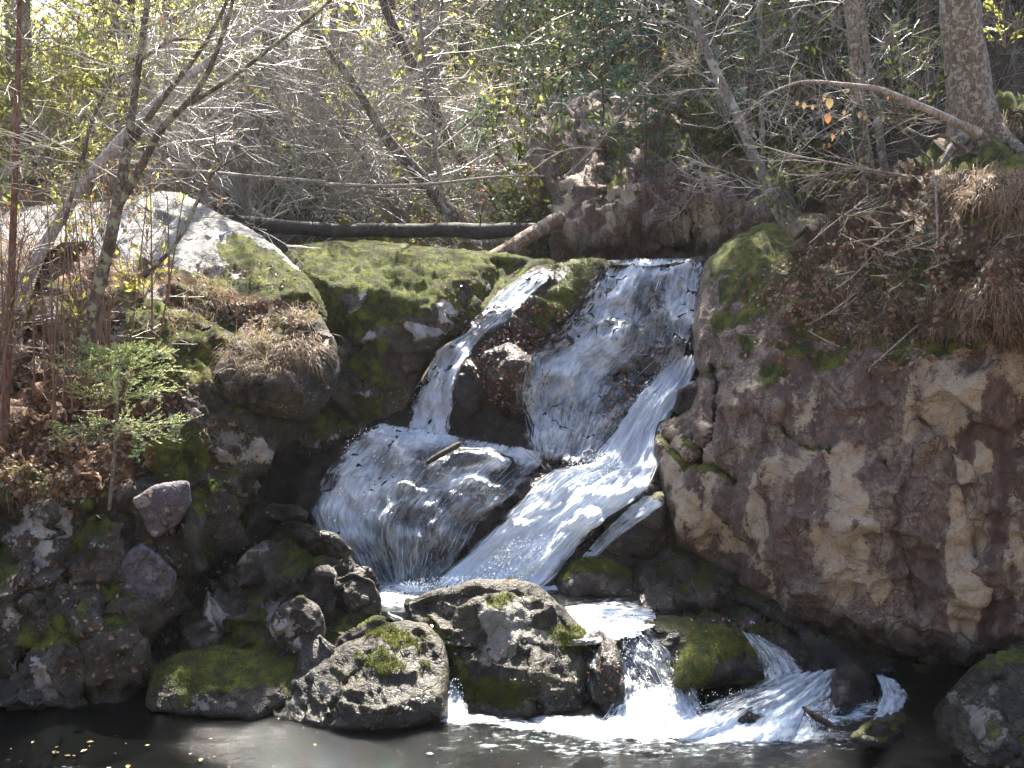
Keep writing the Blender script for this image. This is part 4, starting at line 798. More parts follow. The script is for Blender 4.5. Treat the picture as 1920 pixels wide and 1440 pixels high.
def trace(pxs, smooth=2):
    """[(u, v, Y, radius)] -> finely curved path"""
    P = np.array([list(PT(u, v, Y)) + [r] for u, v, Y, r in pxs])
    for _ in range(smooth):
        Q = [P[0]]
        for a, b in zip(P[:-1], P[1:]): Q += [.75 * a + .25 * b, .25 * a + .75 * b]
        Q.append(P[-1]); P = np.array(Q)
    return [Vector(q[:3]) for q in P], [float(q[3]) for q in P]
def tree(name, label, cat, limbs, bark, twigs=None, group=None, crown=None, part='branch', sides=8, twigmat=None, leaves=None):
    """limbs: the first is the trunk, the others are limbs; twigs: (count, length, radius, level) sprouting from them"""
    pts, rad = trace(limbs[0]); base = min(pts, key=lambda p: p.z); base = tuple(base)
    t = tag(empty(name, base), label, cat, group)
    mb = MB(); mb.tube(pts, rad, sides, rough=.05); mb.build('trunk', bark, t, origin=base)
    tw = MB(); tips = []
    for k, lb in enumerate(limbs[1:]):
        p, r = trace(lb); m = MB(); m.tube(p, r, 6, rough=.05); m.build(part, bark, t, origin=base)
    if twigs:
        allp = [trace(l) for l in limbs]
        for _ in range(twigs[0]):
            p, r = random.choice(allp); k = random.randrange(len(p) // (4 if p is allp[0][0] else 8), len(p) - 1)
            ax = (p[k + 1] - p[k]).normalized(); d = (ax * .5 + rv(1).normalized()).normalized(); d.z = abs(d.z) * .7 + .05
            branch(tw, p[k], d, twigs[1] * random.uniform(.5, 1.2), twigs[2] * random.uniform(.6, 1.2), twigs[3], 5, .8, .2, .03, tips=tips)
        tw.build('twigs', twigmat or T_GREY, t, origin=base)
    if leaves:
        lm = MB(); tot = 0
        for pp, dd_ in random.sample(tips, min(len(tips), leaves[0])): leaf_quad(lm, pp[-1], leaves[1] * random.uniform(.6, 1.2))
        lm.build('leaves', leaves[2], t, origin=base)
    for ch in t.children: ch.location = (0, 0, 0)
    return t
def copy_thing(t, loc, rz=0, sc=1, label=None, tilt=(0, 0)):
    c = t.copy(); COL.objects.link(c); c.location = loc; c.rotation_euler = (tilt[0], tilt[1], rz); c.scale = (sc, sc, sc) if not isinstance(sc, tuple) else sc
    if label: c['label'] = label
    for ch in t.children:
        d = ch.copy(); COL.objects.link(d); d.parent = c
    return c
def gz(x, y): return float(ground_z(np.array([x * 1.0]), np.array([y * 1.0]))[0])

# --------------------------------------------- background: tall trunks with crowns above the picture
def proto_tree(h, r, seed, bark, crown_lo, kind):
    random.seed(seed); t = empty('forest_tree', (0, 0, 0)); m = MB(); pts = []; q = Vector((0, 0, -.4)); lean = rv(.06)
    n = 12
    for i in range(n + 1):
        pts.append(q.copy()); q = q + Vector((lean.x + random.uniform(-.035, .035), lean.y + random.uniform(-.035, .035), 1)) * (h / n)
    m.tube(pts, [r * (1 - .75 * i / n) * (1.35 if i == 0 else 1) for i in range(n + 1)], 8, rough=.06); m.build('trunk', bark, t)
    c = MB(); lf = MB()
    if kind == 'bare':
        for _ in range(13):
            k = random.randrange(int(n * crown_lo), n); d = rv(1); d.z = abs(d.z) * .6 + .25
            tips = []; branch(c, pts[k], d, h * .26 * random.uniform(.5, 1.1), r * .22, 3, 4, .75, .2, .05, .006, tips=tips)
            for pp, _d in random.sample(tips, min(6, len(tips))): leaf_quad(lf, pp[-1], .1)
        c.build('crown', T_GREY, t)
    else:
        for _ in range(60):
            k = random.randrange(int(n * crown_lo), n); f = 1 - k / n; d = rv(1); d.z = random.uniform(-.25, .15); L = h * (.06 + .30 * f) * random.uniform(.7, 1.1)
            tips = []; branch(c, pts[k], d, L, .02, 2, 6, .7, .12, -.02, .004, tips=tips, shrink=.42)
            for pp, dd_ in tips:
                for s_ in range(7):
                    a = pp[-1].lerp(pp[0], random.random() * .9); leaf_quad(lf, a, random.uniform(.10, .2), (dd_[-1] + rv(.8)).normalized(), Vector((0, 0, 1)), asp=.35)
        c.build('limbs', B_DARK, t); lf.build('crown', N_YEL if kind == 'pine' else L_DARK, t)
    return t
P_B1 = proto_tree(15, .16, 1, B_GREY, .35, 'bare'); P_B2 = proto_tree(13, .12, 2, B_DARK, .3, 'bare'); P_B3 = proto_tree(17, .22, 3, B_GREY, .4, 'bare')
P_E1 = proto_tree(16, .18, 4, B_DARK, .12, 'ever'); P_E2 = proto_tree(14, .14, 5, B_DARK, .35, 'ever'); P_P1 = proto_tree(15, .15, 6, B_DARK, .08, 'pine')
protos = {'b': [P_B1, P_B2, P_B3], 'e': [P_E1, P_E2], 'p': [P_P1]}
LB = {'b': ('bare grey-trunked tree standing in the sunlit woods behind the falls', 'tree', 'bare trees in the woods behind'),
      'e': ('dark evergreen tree with drooping boughs in the woods behind', 'tree', 'evergreens in the woods behind'),
      'p': ('yellow-green backlit pine in the bright woods at top left', 'tree', 'sunlit pines at top left')}
used = set()
def put(kind, x, y, sc, rz=None):
    pr = random.choice(protos[kind]); rz = random.uniform(0, 6.28) if rz is None else rz; loc = (x, y, gz(x, y) - .1)
    if pr.name not in used: used.add(pr.name); t = pr; t.location = loc; t.rotation_euler = (0, 0, rz); t.scale = (sc,) * 3
    else: t = copy_thing(pr, loc, rz, sc)
    tag(t, *LB[kind])
    return t
random.seed(21)
for x, y in [(-7.5, 20), (-5.2, 24), (-3.6, 19), (-2.3, 27), (-.1, 31), (1.9, 28), (-4.4, 33), (-9, 30), (-1.8, 37), (2.2, 34), (-6.5, 42), (-3, 45), (1.0, 44), (4, 41), (-11, 38), (.2, 51), (-8, 52), (5, 27), (6.4, 33), (-13, 27)]:
    put('b', x + random.uniform(-.4, .4), y, random.uniform(.8, 1.1))
for x, y in [(5.1, 22), (7.2, 23), (8.6, 19), (10.5, 26), (6.2, 29), (12.5, 22), (13, 31), (7.6, 42), (11, 44), (9.5, 15.5)]: put('e', x, y, random.uniform(.75, 1.1))
for x, y in [(2.2, 20), (4.3, 18.6)]: put('e', x, y, .85)
for x, y in [(4.4, 30), (7.9, 27), (11.5, 36), (6.6, 37), (9.9, 20.5)]: put('b', x, y, random.uniform(.8, 1.1))
for x, y in [(-8.2, 26), (-10.5, 33), (-6.6, 31), (-9.4, 41), (-13.5, 45), (-12, 22), (-5.2, 38)]: put('p', x, y, random.uniform(.7, 1.0))
for x, y in [(-1.6, 41), (.8, 38), (-3.9, 28), (1.6, 33), (-2.4, 34)]: put('e', x, y, .8)
for x, y in [(-8.3, 17.5), (-6.6, 21.5)]: put('p', x, y, .62)

# --------------------------------------------- shrubs
def proto_bush(seed, kind, h):
    random.seed(seed)
    nm = {'bare': 'bare_shrub', 'gold': 'leafy_bush', 'dark': 'leafy_bush', 'rust': 'leafy_bush', 'young': 'evergreen_sapling', 'teal': 'evergreen_sapling'}[kind]
    t = empty(nm, (0, 0, 0)); s = MB(); lf = MB(); tips = []
    if kind in ('young', 'teal'):
        pts = [Vector((0, 0, -.1)) + Vector((random.uniform(-.02, .02), random.uniform(-.02, .02), h * i / 8)) for i in range(9)]
        s.tube(pts, [.018 * (1 - i / 10) for i in range(9)], 5)
        for i in range(34):
            z = random.uniform(.12, 1) ** .9; a = random.uniform(0, 6.28); L = h * .42 * (1.12 - z) * random.uniform(.7, 1.1)
            branch(s, Vector((0, 0, h * z)), Vector((math.cos(a), math.sin(a), .05)), L, .006, 1, 7, .7, .1, -.03, .002, tips=tips, shrink=.4)
        for pp, dd_ in tips:
            for k in range(14):
                a = pp[0].lerp(pp[-1], random.random()); leaf_quad(lf, a, random.uniform(.035, .06), (dd_[0] + rv(1.1)).normalized(), asp=.16)
        s.build('stem', B_DARK, t); lf.build('needles', N_GREEN if kind == 'young' else N_TEAL, t)
        return t
    n = 9 if kind == 'bare' else 7
    for i in range(n):
        a = random.uniform(0, 6.28); sp_ = 1.1 if kind == 'bare' else .6; d = Vector((math.cos(a) * sp_, math.sin(a) * sp_, 1))
        branch(s, Vector((math.cos(a), math.sin(a), 0)) * .08, d, h * random.uniform(.6, 1), .014 if kind == 'bare' else .008, 3, 5 if kind == 'bare' else 4, .75 if kind == 'bare' else .6, .2 if kind == 'bare' else .16, .03, .003, tips=tips, shrink=.58)
    s.build('stems', T_GREY if kind == 'bare' else T_BROWN, t)
    if kind != 'bare':
        for pp, dd_ in tips:
            for k in range(3 if kind != 'dark' else 5):
                a = pp[0].lerp(pp[-1], random.uniform(.2, 1)); leaf_quad(lf, a, random.uniform(.035, .065), (dd_[-1] + rv(1)).normalized(), asp=.55)
        lf.build('leaves', {'gold': L_GOLD, 'dark': L_GREEN, 'rust': L_RUST}[kind], t)
    return t
BU = {k: [proto_bush(i * 7 + 30 + j, k, h) for j in range(nn)] for i, (k, nn, h) in enumerate([('bare', 4, 2.6), ('gold', 2, 1.5), ('dark', 2, 1.3), ('rust', 2, 1.4), ('young', 2, 1.3), ('teal', 2, 1.5)])}
BL = {'bare': ('leafless silvery shrub in the tangle of bare twigs behind the log', 'shrub', 'bare shrubs behind the falls'),
      'gold': ('low bush with backlit yellow-green leaves in the woods behind', 'bush', 'yellow-green bushes behind the falls'),
      'dark': ('low dark green leafy bush on the shaded right slope', 'bush', 'dark bushes on the right slope'),
      'rust': ('low bush holding rusty brown autumn leaves behind the falls', 'bush', 'rusty bushes behind the falls'),
      'young': ('young green evergreen among the bushes behind the falls', 'sapling', 'young green evergreens'),
      'teal': ('bluish-green evergreen sapling on the shaded right slope', 'sapling', 'bluish evergreen saplings on the right')}
def bush(kind, loc, sc=1, tilt=(0, 0), label=None, group=None, pr=None):
    pr = pr or random.choice(BU[kind]); rz = random.uniform(0, 6.28)
    if pr.name not in used: used.add(pr.name); t = pr; t.location = loc; t.rotation_euler = (tilt[0], tilt[1], rz); t.scale = (sc,) * 3
    else: t = copy_thing(pr, loc, rz, sc, tilt=tilt)
    l = BL[kind]; tag(t, label or l[0], l[1], group or (l[2] if not label else None))
    if label and 'group' in t.keys() and not group: del t['group']
    return t
random.seed(33)
def gput(kind, x, y, sc): return bush(kind, (x, y, gz(x, y) - .05), sc)
for i in range(26):
    y = random.uniform(16.8, 25); u = random.uniform(250, 1000) if i % 4 else random.uniform(-50, 1300); x = (u - 960) / F * y; gput('bare', x, y, random.uniform(.7, 1.5))
for i in range(60):
    y = random.uniform(17, 42); u = random.uniform(-100, 1250); gput('gold', (u - 960) / F * y, y, random.uniform(1.0, 2.6))
for i in range(14):
    y = random.uniform(16.6, 19.5); u = random.uniform(520, 1020); gput('gold' if i % 3 else 'rust', (u - 960) / F * y, y, random.uniform(.5, 1.0))
for i in range(26):
    y = random.uniform(16, 36); u = random.uniform(300, 1900); gput('rust', (u - 960) / F * y, y, random.uniform(.6, 1.4))
for i in range(44):
    y = random.uniform(15.5, 32); u = random.uniform(1050, 2000); gput('dark', (u - 960) / F * y, y, random.uniform(1.0, 2.4))
for i in range(22):
    y = random.uniform(18, 32); u = random.uniform(380, 1200); gput('young', (u - 960) / F * y, y, random.uniform(1.0, 2.6))
for i in range(14):
    y = random.uniform(16, 26); u = random.uniform(1250, 1950); gput('teal', (u - 960) / F * y, y, random.uniform(.7, 1.4))
for i in range(14):
    y = random.uniform(16.5, 24); u = random.uniform(1150, 1900); x = (u - 960) / F * y; b_ = gput('bare', x, y, random.uniform(.5, 1.0)); tag(b_, 'thin leafless brush on the shaded right slope', 'shrub', 'bare brush on the right slope')

# far wood beyond: one mass
rr = np.random.default_rng(3); NF = 34000
y = rr.uniform(44, 78, NF); x = rr.uniform(-34, 34, NF) * y / 60
kk = fbm(np.stack([x * .16, y * .1, 0 * x], -1), 1, 2, 4)
z = ground_z(np.clip(x, -44, 44), np.minimum(y, 69)) + rr.uniform(0, 1, NF) ** 1.2 * (13 + 8 * kk)
keep = (x > -.12 * y) | (rr.uniform(0, 1, NF) < .4); x, y, z = x[keep], y[keep], z[keep]; NF = len(x); c = np.stack([x, y, z], -1)[:, None]; d1 = rr.normal(size=(NF, 3)); d1 /= np.linalg.norm(d1, axis=1, keepdims=True); d2 = np.cross(d1, rr.normal(size=(NF, 3))); d2 /= np.linalg.norm(d2, axis=1, keepdims=True)
sz = rr.uniform(.2, .5, NF)[:, None]; a = c[:, 0]
qv = np.stack([a, a + d1 * sz * .5 + d2 * sz * .35, a + d1 * sz, a + d1 * sz * .5 - d2 * sz * .35], 1).reshape(-1, 3)
fw = mesh_np('far_woods', qv, np.arange(NF * 4).reshape(-1, 4), leaf_mat('far_sunlit_foliage', (.20, .24, .06), (.60, .56, .22), .65, cc=(.30, .20, .08)), smooth=False)
tag(fw, 'distant sunlit woods seen as one mass of foliage', kind='stuff')
# ---------------------------------------------------------------- individually traced trees, logs, branches
random.seed(101)
tree('leaning_tree', 'multi-stemmed mottled grey tree rising from the left bank, nearest tree', 'tree', [
    [(150, 700, 9.0, .052), (165, 620, 8.95, .048), (195, 500, 8.9, .046), (222, 380, 8.9, .043), (240, 270, 8.95, .032), (255, 160, 9, .026), (268, 60, 9, .022), (285, -60, 9, .018)],
    [(215, 395, 8.9, .04), (262, 320, 8.85, .032), (300, 240, 8.8, .028), (352, 195, 8.8, .023), (385, 150, 8.8, .02), (425, 50, 8.8, .016), (445, -40, 8.8, .012)],
    [(245, 270, 8.95, .026), (300, 190, 9, .022), (350, 130, 9, .019), (400, 60, 9, .015), (440, -30, 9, .012)],
    [(358, 193, 8.8, .018), (430, 150, 8.75, .016), (520, 80, 8.7, .013), (600, 20, 8.7, .010), (660, -40, 8.7, .008)],
    [(155, 300, 9.0, .014), (172, 220, 9.0, .012), (210, 150, 9.1, .010), (255, 130, 9.1, .007)], [(120, 420, 8.9, .016), (145, 330, 8.95, .015), (156, 290, 9, .013)],
    [(268, 110, 9, .014), (320, 72, 9, .010), (380, 75, 9, .006)],
    [(270, 520, 9.2, .018), (340, 450, 9.3, .017), (385, 340, 9.4, .013), (415, 310, 9.4, .009), (470, 280, 9.4, .005)], [(415, 310, 9.4, .008), (400, 270, 9.4, .006), (405, 240, 9.4, .004)],
    [(410, 300, 9.4, .006), (370, 270, 9.3, .004), (340, 265, 9.3, .003)]],
    B_OLIVE, (46, .9, .006, 2), twigmat=T_GREY, leaves=(14, .05, L_ORANGE))
tree('leaning_birch', 'pale birch trunk leaning diagonally up to the right across the top left', 'tree', [
    [(30, 560, 10.0, .05), (100, 430, 10.1, .048), (180, 310, 10.2, .044), (270, 215, 10.3, .040), (340, 150, 10.4, .037), (450, 75, 10.5, .033), (570, 5, 10.6, .028), (680, -70, 10.7, .022)]],
    B_BIRCH, (14, .7, .005, 2))
tree('thin_conifer', 'thin straight reddish-brown conifer trunk with dead side twigs at far left', 'tree', [
    [(8, 830, 9.2, .032), (18, 600, 9.2, .030), (26, 400, 9.2, .026), (32, 200, 9.2, .022), (36, 40, 9.2, .018), (38, -60, 9.2, .016)]], bark_mat('reddish_bark', (.12, .06, .045), (.18, .10, .075), (.2, .17, .13), .6), (70, .75, .004, 1), twigmat=T_BROWN)
tree('forest_sapling', 'thin grey sapling close behind the falls with a forked dead top', 'tree', [[(845, 460, 15.5, .035), (830, 380, 15.5, .03), (820, 300, 15.5, .028), (800, 180, 15.5, .022), (790, 60, 15.5, .018), (780, -60, 15.5, .014)]], B_GREY, (20, 1.2, .008, 2))
tree('leaning_tree', 'dark trunk leaning left behind the falls, upper end at top centre', 'tree', [[(880, 330, 19, .07), (830, 240, 19, .10), (790, 150, 19, .09), (740, 60, 19, .07), (700, -50, 19, .06)]], B_DARK, (16, 1.6, .012, 2))
tree('leaning_tree', 'grey leaning trunk rooted behind the fallen log', 'tree', [[(860, 425, 16.5, .11), (800, 340, 16.5, .09), (730, 270, 16.5, .075), (690, 200, 16.5, .06), (640, 120, 16.5, .05), (560, 20, 16.5, .04)]], B_OLIVE, (20, 1.4, .01, 2))
tree('leaning_tree', 'slim leaning trunk left of the grey leaning trunk above the log', 'tree', [[(760, 420, 17, .08), (720, 350, 17, .06), (670, 270, 17, .05), (600, 200, 17, .04), (540, 150, 17, .03)]], B_GREY, (16, 1.2, .01, 2))
for u, y, r, lb in [(512, 21, .13, 'straight grey trunk rising behind the left end of the log'), (655, 26, .17, 'straight trunk in the middle of the sunlit woods'), (822, 22, .17, 'thickest dark trunk behind the two leaning trunks'), (322, 22, .14, 'shadowed trunk behind the pale slab'),
                    (1082, 27, .12, 'dark trunk above the far cliff'), (950, 24, .10, 'slender upright trunk left of the far cliff')]:
    tree('forest_tree', lb, 'tree', [[(u + 4, 430, y, r * 1.2), (u, 300, y, r), (u + random.uniform(-14, 14), 150, y, r * .9), (u + random.uniform(-20, 20), -80, y, r * .8)]], B_GREY if y > 21 else B_DARK, (10, 2, .015, 2))
# right side trees
tree('large_tree', 'thick pale-barked trunk standing on the right bank in the top right corner', 'tree', [[(1835, 262, 10.6, .27), (1822, 215, 10.5, .20), (1815, 140, 10.5, .172), (1804, 60, 10.5, .165), (1796, -30, 10.5, .16), (1785, -160, 10.5, .15)],
     [(1830, 235, 10.5, .10), (1790, 270, 10.3, .05), (1765, 310, 10.2, .02)], [(1850, 230, 10.5, .11), (1900, 270, 10.2, .06), (1935, 300, 10.0, .03)]], B_BIG, None, part='root', sides=16)
tree('forest_tree', 'lichen-spotted grey trunk, thicker of the close pair right of centre', 'tree', [[(1650, 420, 11.6, .08), (1630, 330, 11.6, .07), (1612, 230, 11.6, .066), (1605, 120, 11.6, .062), (1595, 0, 11.6, .06), (1588, -90, 11.6, .055)]], B_BIG, (10, .9, .006, 2))
tree('forest_tree', 'slim grey trunk, right one of the close pair right of centre', 'tree', [[(1665, 360, 12.2, .045), (1650, 260, 12.2, .042), (1638, 170, 12.2, .038), (1622, 80, 12.2, .034), (1608, -60, 12.2, .03)]], B_GREY, (12, .9, .005, 2))
tree('leaning_tree', 'leaning grey trunk curving from the mossy cliff top up to the left', 'tree', [[(1500, 440, 11.2, .085), (1462, 400, 11.3, .07), (1440, 350, 11.4, .06), (1412, 290, 11.5, .05), (1375, 200, 11.8, .045), (1330, 110, 12, .042), (1290, 0, 12.2, .04), (1270, -80, 12.3, .035)]], B_GREY, (16, 1.0, .006, 2))
tree('forest_tree', 'thin brown upright trunk between the leaning tree and the close pair', 'tree', [[(1425, 330, 15, .06), (1400, 200, 15, .05), (1372, 90, 15, .045), (1350, -60, 15, .04)]], B_OLIVE, (14, 1.2, .008, 2))
tree('forest_tree', 'thin upright stem left of the close pair of trunks', 'tree', [[(1432, 400, 13.5, .03), (1430, 250, 13.5, .025), (1428, 100, 13.5, .02), (1420, -60, 13.5, .018)]], B_GREY, (12, .9, .005, 2))
tree('forest_tree', 'dark trunk in the deep shade just left of the thick trunk', 'tree', [[(1745, 300, 14, .09), (1738, 150, 14, .08), (1730, -80, 14, .07)]], B_DARK, (8, .9, .006, 2))
tree('forest_tree', 'dark trunk in the deep shade right of the thick trunk', 'tree', [[(1890, 200, 14, .11), (1880, 60, 14, .10), (1876, -80, 14, .09)]], B_DARK, (8, .9, .006, 2))

def stick(name, label, pts, mat, cat='branch', twigs=0, group=None, tl=.4, tr=.004, lvl=1, kids=None):
    p, r = trace(pts); base = min(p, key=lambda q: q.z)
    m = MB(); m.tube(p, r, 8 if max(r) > .03 else 6, rough=.08)
    if twigs:
        t = tag(empty(name, base), label, cat, group); m.build('stem', mat, t, origin=base).location = (0, 0, 0); w_ = MB()
        for _ in range(twigs):
            k = random.randrange(1, len(p) - 1); ax = (p[k + 1] - p[k]).normalized(); branch(w_, p[k], (ax + rv(1.1)).normalized(), tl * random.uniform(.5, 1.2), tr, lvl, 4, .7, .2, 0, .002)
        w_.build('twigs', kids or mat, t, origin=base).location = (0, 0, 0)
        return t
    return tag(m.build(name, mat, origin=base), label, cat, group)
stick('fallen_log', 'long dark wet log lying level across the stream above the falls', [(430, 414, 15.3, .085), (500, 424, 15.3, .10), (560, 427, 15.2, .082), (640, 434, 15.1, .088), (700, 430, 15.1, .078), (760, 434, 15.05, .09), (850, 430, 15.0, .088), (905, 436, 14.9, .10), (960, 430, 14.8, .085), (1045, 434, 14.7, .08)], B_LOG, 'log', 22, tl=.35, tr=.012)
stick('broken_log', 'short reddish log propped against the far cliff at the end of the long log', [(905, 492, 13.5, .06), (960, 462, 13.8, .085), (1010, 432, 14.1, .09), (1050, 408, 14.4, .085)], bark_mat('peeled_log', (.16, .09, .06), (.24, .17, .12), (.28, .26, .22), .5), 'log')
stick('dead_branch', 'long thin pale pole crossing level above the log, left half', [(190, 320, 12.5, .014), (350, 318, 13.2, .018), (480, 332, 13.8, .024), (610, 341, 14.2, .026)], B_DEAD, twigs=8)
stick('dead_branch', 'long thin pale pole crossing level above the log, right half', [(600, 345, 14.3, .024), (720, 350, 14.4, .022), (830, 344, 14.5, .018), (930, 330, 14.6, .016), (1020, 330, 14.7, .010)], B_DEAD, twigs=8)
stick('dead_branch', 'gnarled pale dead branch reaching left from the thick trunk on the right', [(1838, 252, 9.9, .045), (1790, 228, 9.9, .032), (1740, 205, 9.8, .03), (1680, 180, 9.8, .027), (1645, 165, 9.8, .025), (1590, 160, 9.8, .018), (1530, 152, 9.9, .015), (1490, 155, 9.9, .012), (1430, 180, 10, .006)], B_DEAD, twigs=16, tl=.45)
stick('dead_branch', 'thin forked dead branch below the pale gnarled branch', [(1700, 330, 10.4, .012), (1640, 320, 10.4, .011), (1560, 305, 10.4, .009), (1480, 290, 10.4, .007), (1420, 270, 10.4, .005)], B_DEAD, twigs=22, tl=.5)
stick('dead_branch', 'arching pale twig in front of the far cliff top', [(1060, 330, 13.6, .010), (1110, 285, 13.4, .012), (1180, 200, 13.2, .013), (1240, 130, 13, .012), (1330, 95, 12.8, .010)], B_DEAD, twigs=18, tl=.6)
stick('dead_branch', 'thin pale dead branch running down the face of the far cliff bush', [(1130, 280, 13.5, .006), (1060, 275, 13.6, .008), (985, 330, 13.8, .010)], B_DEAD, twigs=6)
stick('hanging_root', 'thin pale stick hanging straight down the right bank', [(1748, 300, 9.5, .006), (1756, 370, 9.35, .010), (1758, 430, 9.3, .010), (1760, 495, 9.3, .009)], B_DEAD, 'stick')
stick('hanging_root', 'twisted root curling out of the bank under the thick trunk', [(1700, 240, 9.9, .012), (1740, 262, 9.8, .014), (1770, 250, 9.7, .016), (1815, 285, 9.7, .02)], B_OLIVE, 'root')
stick('hanging_root', 'long thin root dangling on the right bank beside the grass', [(1865, 480, 8.95, .006), (1868, 530, 8.9, .008), (1866, 590, 8.9, .006)], B_DEAD, 'root')
stick('hanging_root', 'short bent root low on the middle of the right bank', [(1625, 340, 10.2, .012), (1632, 400, 10.1, .010), (1618, 450, 10.1, .008)], B_OLIVE, 'root')
stick('dead_branch', 'straight thin twig lying slanted over the right cliff top', [(1630, 690, 9.4, .005), (1720, 610, 9.4, .007), (1820, 520, 9.3, .006)], B_DEAD, twigs=5, tl=.2, tr=.003)
stick('dead_branch', 'short whitish twig poking from the moss on the right cliff', [(1515, 620, 9.95, .004), (1560, 645, 9.85, .007), (1575, 650, 9.85, .006)], B_DEAD)
stick('dead_branch', 'white twig lying across the lower water veil', [(985, 845, 10.9, .004), (1010, 865, 10.85, .008), (1022, 880, 10.85, .007)], B_DEAD)
stick('dead_branch', 'black stick lying in the water of the middle ledge', [(800, 868, 10.6, .02), (830, 850, 10.65, .03), (862, 832, 10.8, .022)], B_LOG)
stick('driftwood', 'small clump of dark dead twigs caught in the foam of the rapids', [(1505, 1325, 7.95, .012), (1530, 1345, 7.9, .03), (1560, 1360, 7.9, .02)], B_DARK, 'driftwood', 16, tl=.14, tr=.004)
random.seed(55)
for i in range(26):
    u0, v0 = random.uniform(1480, 1880), random.uniform(400, 620); a = random.uniform(-.9, .5); L = random.uniform(40, 120); y = 10.3 - (u0 - 1480) * .0032 - .25
    stick('fallen_twig', 'thin dead twig among the roots and leaves of the right bank', [(u0, v0, y, .003), (u0 + L * .5, v0 + a * L * .5 + random.uniform(-8, 8), y - .05, .006), (u0 + L, v0 + a * L, y - .02, .005)], random.choice([B_DEAD, B_OLIVE]), 'twig', random.choice([0, 4, 6]), 'dead twigs on the right bank', .25, .003)
# thin stems on the left bank
random.seed(66)
for i in range(34):
    u0 = random.uniform(-20, 215) if i % 5 else random.uniform(150, 330); v0 = random.uniform(690, 850) - max(0, u0 - 120) * .9; y = random.uniform(9.0, 9.9); hgt = random.uniform(160, 420); lean = random.uniform(-50, 60)
    t = stick('thicket_sapling', 'thin upright brown sapling in the thicket on the left bank', [(u0, v0, y, .009), (u0 + lean * .3 + random.uniform(-8, 8), v0 - hgt * .4, y, .007), (u0 + lean, v0 - hgt, y, .004)], T_BROWN, 'stem', 7, 'thin stems in the left thicket', .35, .003)
# yellowish leafy twigs on the left bank
def leafy(name, label, u, v, Y, h, n, mat, lsz=.045, group=None, cat='plant', nl=30, spread=.5):
    base = V(u, v, Y); t = tag(empty(name, base), label, cat, group); s = MB(); l = MB(); tips = []
    for i in range(n):
        d = Vector((random.uniform(-spread, spread), random.uniform(-spread, spread), 1)); branch(s, base.copy(), d, h * random.uniform(.6, 1), .004, 1, 5, .7, .15, .02, .002, tips=tips)
    for i in range(nl):
        pp, dd_ = random.choice(tips); leaf_quad(l, pp[0].lerp(pp[-1], random.random()), lsz * random.uniform(.6, 1.2), (dd_[-1] + rv(.9)).normalized(), asp=.42)
    s.build('stems', T_BROWN, t, origin=base).location = (0, 0, 0); l.build('leaves', mat, t, origin=base).location = (0, 0, 0); return t
leafy('leafy_sapling', 'small sapling with bright yellow-green leaves left of the spruce', 140, 640, 9.0, .55, 3, L_GOLD, .06, nl=34)
leafy('leafy_sapling', 'yellow leafy sprig above the bright sapling in the left thicket', 160, 480, 9.3, .5, 4, L_GOLD, .05, nl=50)
leafy('leafy_sapling', 'sunlit yellow fern-like sprig on the edge of the pale slab', 270, 560, 9.6, .5, 6, leaf_mat('sunlit_yellow_leaves', (.45, .42, .06), (.6, .5, .12), .6), .06, nl=110, spread=.9)
leafy('leafy_sapling', 'sprig of yellow leaves at the far left under the conifer', 20, 660, 9.1, .6, 5, L_GOLD, .05, nl=40)
for i in range(9): leafy('leafy_sapling', 'scraggly autumn-leaved sprig in the sunlit left thicket', random.uniform(-10, 300), random.uniform(420, 560), random.uniform(10, 11.2), .8, 5, random.choice([L_GOLD, L_RUST]), .05, 'autumn sprigs in the left thicket', nl=70, spread=.8)
leafy('green_sprig', 'tiny bright green sprig on the dark rock below the grassy block', 400, 925, 9.5, .12, 4, leaf_mat('fresh_green_leaves', (.08, .18, .03), (.15, .28, .05), .5), .05, nl=16)
for u, v, Y, lb in [(1480, 420, 11.0, 'green-leaved bush at the foot of the leaning tree on the cliff top'), (1540, 380, 11.2, 'larger green bush behind the mossy cliff top'), (1700, 250, 10.6, 'sparse green bush under the dead branch'), (1885, 90, 11.5, 'bush of yellow leaves at the top right corner'), (1700, 150, 12.5, 'green-leaved bush in the shade left of the thick trunk')]:
    leafy('leafy_bush', lb, u, v, Y, .75, 8, L_GOLD if 'yellow leaves' in lb else L_GREEN, .055, cat='bush', nl=260, spread=1.0)
for u, v, Y, sc, lb in [(1210, 300, 13.6, .9, 'bluish evergreen sapling on top of the far cliff, largest one'), (1165, 330, 13.7, .4, 'small bluish evergreen on the left rim of the far cliff'), (1130, 220, 14.8, 1.0, 'dark evergreen leaning over the far cliff'), (1400, 250, 13.5, .8, 'evergreen sprig beside the leaning tree trunk'),
                        (1560, 540, 10.0, .18, 'tiny evergreen seedling in the litter on the right cliff top'), (1230, 345, 13.6, .35, 'little evergreen just above the pale spots of the far cliff'), (1600, 310, 11.5, .35, 'low evergreen sprig at the foot of the close pair of trunks'), (1735, 500, 9.5, .2, 'small evergreen sprig at mid height of the right bank')]:
    bush('teal', V(u, v, Y), sc, label=lb)
for u, v, Y, sc, lb in [(260, 880, 9.5, .22, 'small dark evergreen sprig under the spruce sapling'), (110, 860, 9.5, .22, 'small evergreen sprig low at the left edge of the thicket'), (330, 840, 9.6, .2, 'flat evergreen seedling right of the spruce sapling stem'), (1085, 470, 14.2, .15, 'tiny green seedling at the base of the far cliff')]:
    bush('young', V(u, v, Y), sc, label=lb)
